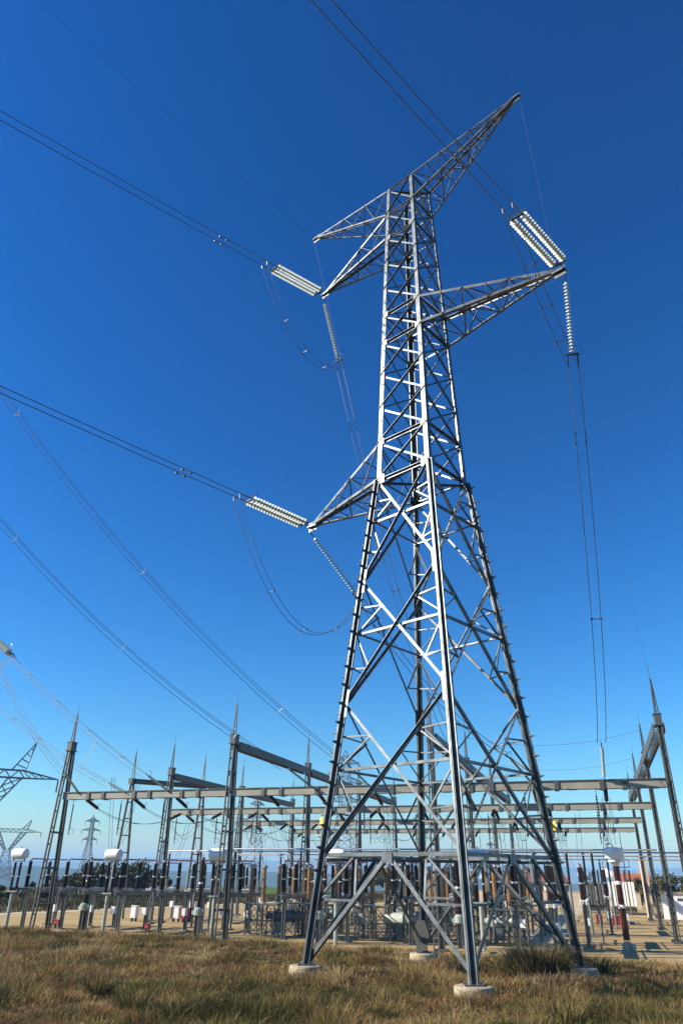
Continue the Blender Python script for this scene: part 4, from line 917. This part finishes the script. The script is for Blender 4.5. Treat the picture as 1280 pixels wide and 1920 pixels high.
def rough():
    n = 16000; x = rng.uniform(-85, 75, n); y = rng.uniform(40, 160, n); k = in_rough(x, y); x, y = x[k], y[k]; n = len(x); n1 = vnoise(x, y, 7, 21)
    rep = 7; q = np.repeat(np.arange(n), rep); t = n*rep; th = rng.uniform(0, 6.28, t); rr = rng.random(t)*0.5
    base = np.where(n1[:, None] > 0.56, np.array([[0.055, 0.055, 0.02]]), np.array([[0.14, 0.105, 0.045]]))*rng.uniform(0.7, 1.25, (n, 1))
    h = (0.35+0.9*np.clip(n1[q]-0.4, 0, 1))*rng.uniform(0.5, 1.2, t)
    o = blades('scrub', np.stack([x[q]+rr*np.cos(th), y[q]+rr*np.sin(th), np.zeros(t)-0.02], 1), h, np.full(t, 0.10), h*0.5, th, base[q]*rng.uniform(0.8, 1.2, (t, 1)))
    o['kind'] = 'stuff'; o['label'] = 'rough olive scrub beyond the pale service track'; o['category'] = 'scrub'
rough()
def leaf_cloud(centres, radii, n, size, parent, name, m):
    V = []; F = []
    for i in range(n):
        k = rng.integers(len(centres)); d = rng.normal(0, 1, 3); d /= np.linalg.norm(d); rad = radii[k]*(rng.random()**0.33)*(0.8+0.35*math.sin(d[0]*7+k)*math.sin(d[1]*6+2*k))
        c = centres[k]+d*rad*np.array([1, 1, 0.8])
        if c[2] < 0.05: c[2] = 0.05+rng.random()*0.3
        t1 = rng.normal(0, 1, 3); t1 /= np.linalg.norm(t1); t2 = np.cross(t1, rng.normal(0, 1, 3)); t2 /= np.linalg.norm(t2); s = size*rng.uniform(0.6, 1.4); b = len(V)
        V += [tuple(c-t1*s), tuple(c+t2*s*0.5), tuple(c+t1*s), tuple(c-t2*s*0.5)]; F.append((b, b+1, b+2, b+3))
    me = bpy.data.meshes.new(name); me.from_pydata(V, [], F); me.materials.append(m); me.update(); o = bpy.data.objects.new(name, me); COL.objects.link(o); o.parent = parent; WP[o.name] = (0, 0, 0); return o
def tree(x, y, h, wdt, m, lab, group, n=1500, size=0.16, name='bushy_tree', cat='tree'):
    r = root(name, (x, y, 0), lab, cat, group, local=True); k = rng.integers(7, 11)
    cs = [np.array([rng.normal(0, wdt*0.27), rng.normal(0, wdt*0.27), h*rng.uniform(0.25, 0.78)]) for _ in range(k)]; rd = [h*rng.uniform(0.15, 0.30) for _ in range(k)]
    leaf_cloud(cs, rd, n, size, r, 'crown', m)
    mb = MB(); mb.tube([(0, 0, -0.1), (0.05, 0, h*0.25), (0, 0.05, h*0.6)], [0.05*h, 0.04*h, 0.02*h], 7)
    for c in cs[:4]: mb.tube([(0.03, 0.02, h*0.22), tuple(c)], [0.022*h, 0.01*h], 5)
    mb.build('trunk', BARK, r)
TR = [(142, 122, 3.4, 4.5), (160, 126, 4.4, 5), (183, 124, 5.2, 5), (205, 128, 5.8, 6), (228, 124, 5.0, 5), (252, 128, 5.6, 5.5), (275, 126, 4.8, 5), (300, 128, 4.2, 5), (322, 126, 3.2, 5), (118, 118, 2.4, 5), (60, 112, 2.0, 5), (92, 114, 2.2, 5), (30, 110, 1.8, 5)]
TL = ['third', 'fourth', 'fifth', 'sixth', 'seventh', 'eighth', 'ninth', 'tenth', 'last', 'second', 'low first', 'low second', 'lowest']
for i_, (px, d, h, wd_) in enumerate(TR):
    x, y = dirpos(px, d); tree(x, y, h, wd_, LEAF if h > 3 else LEAF2, ('dark evergreen tree in the clump beyond the left yard, %s from the left' % TL[i_]) if h > 3 else 'low olive shrub left of the dark clump beyond the yard, %s one' % TL[i_], 'trees and shrubs beyond the left yard', 1700, 0.2)
for i_, (px, d, h, wd_) in enumerate([(680, 205, 6.5, 9), (705, 210, 6.0, 9), (735, 205, 6.6, 9), (765, 212, 6.2, 9), (800, 208, 5.5, 9)]):
    x, y = dirpos(px, d); tree(x, y, h, wd_, LEAF2, 'olive tree in the far row behind the pylon, %s from the left' % ['first', 'second', 'third', 'fourth', 'fifth'][i_], 'far row of olive trees', 1100, 0.3)
for i_, (px, d, h, wd_) in enumerate([(1205, 128, 4.6, 6), (1228, 122, 4.2, 6), (1250, 126, 4.8, 6), (1272, 120, 4.6, 6), (1300, 124, 4.4, 6), (1150, 150, 4.0, 6), (1330, 118, 4.5, 6)]):
    x, y = dirpos(px, d); tree(x, y, h, wd_, LEAF if i_ % 2 else LEAF2, 'bushy tree behind the white kiosk at the right edge, %s' % ['tall olive one', 'second, darker', 'third, tallest', 'fourth, dark', 'just outside', 'behind the fire wall', 'outermost'][i_], 'trees behind the kiosk', 1300, 0.2)
# bushes in the foreground grass
def spiky(x, y, h, wd_, n, lab, dark=True):
    g = float(gz(x, y)); r = root('grass_bush', (x, y, g), lab, 'bush', 'bushes in the grass', local=True); t = n; th = rng.uniform(0, 6.28, t); el = rng.uniform(0.15, 1.0, t)**0.7
    hh = h*rng.uniform(0.45, 1.05, t); rr = np.sqrt(rng.random(t))*wd_*0.35
    c = np.where(rng.random((t, 1)) < 0.6, np.array([[0.06, 0.056, 0.024]]), np.array([[0.2, 0.15, 0.07]]))*rng.uniform(0.7, 1.4, (t, 1))
    if not dark: c = c*np.array([[1.3, 1.25, 0.9]])
    o = blades('stems', np.stack([rr*np.cos(th), rr*np.sin(th), np.zeros(t)-0.02], 1), hh, np.full(t, 0.022), wd_*0.45*(1.1-el), th, c); o.parent = r
spiky(6.3, 25.8, 1.15, 2.2, 2300, 'dark spiky bush beside the right footing of the pylon')
for i_, (x, y, h, w_, l) in enumerate([(-7.4, 17.6, 0.5, 0.9, 'low dark weed clump in the left foreground'), (-6.0, 21.5, 0.55, 1.0, 'rounded grey-green weed clump left of the left footing'), (-4.6, 19.3, 0.5, 1.0, 'low weed clump in the centre left foreground'), (-11.2, 24.5, 0.6, 1.1, 'dark weed clump near the left edge of the grass'),
        (1.7, 33.0, 0.5, 1.6, 'brownish tussock left of the rear footing'), (5.0, 18.5, 0.45, 0.9, 'low tussock right of the nearest footing'), (8.6, 27.6, 0.6, 1.2, 'grassy tussock right of the spiky bush'), (-14.0, 31.5, 0.6, 1.2, 'green tussock near the yard edge on the left'), (7.4, 16.4, 0.4, 0.9, 'low weed clump in the right foreground'), (4.2, 27.0, 0.55, 1.3, 'brown tussock between the nearest and right footings')]):
    spiky(x, y, h, w_, 420, l, i_ % 3 == 0)
for i_, (u, v, s) in enumerate(((3.2, 40.2, 0.28), (-17.3, 41.8, 0.2))):
    mb = MB(); c = W(u, v, 0.1); mb.tube_prof(Vector((c.x, c.y, -0.03)), UP, [(0, s), (s*0.5, s*0.9), (s*0.8, s*0.5), (s*0.9, s*0.15)], 7); tag(mb.build('stone', CONC), ['pale stone on the gravel near the right edge', 'pale stone on the gravel left of the pylon'][i_], 'stone')

# ---------------------------------------------------------------- air
HAZE = 0.00023
if HAZE:
    mb = MB(); mb.v = []; a, zb_, zt_ = 14000, -160, 140
    mb.box((0, 0, (zb_+zt_)/2), (2*a, 2*a, zt_-zb_)); m = bpy.data.materials.new('air'); m.use_nodes = True; t = m.node_tree; t.nodes.clear()
    pv = t.nodes.new('ShaderNodeVolumePrincipled'); pv.inputs['Density'].default_value = HAZE; pv.inputs['Color'].default_value = (0.40, 0.71, 1.0, 1); pv.inputs['Anisotropy'].default_value = 0.0
    o_ = t.nodes.new('ShaderNodeOutputMaterial'); t.links.new(pv.outputs[0], o_.inputs['Volume']); hz = mb.build('haze', m); hz['kind'] = 'stuff'
    hz.data.materials[0].cycles.homogeneous_volume = True if hasattr(m, 'cycles') and hasattr(m.cycles, 'homogeneous_volume') else False
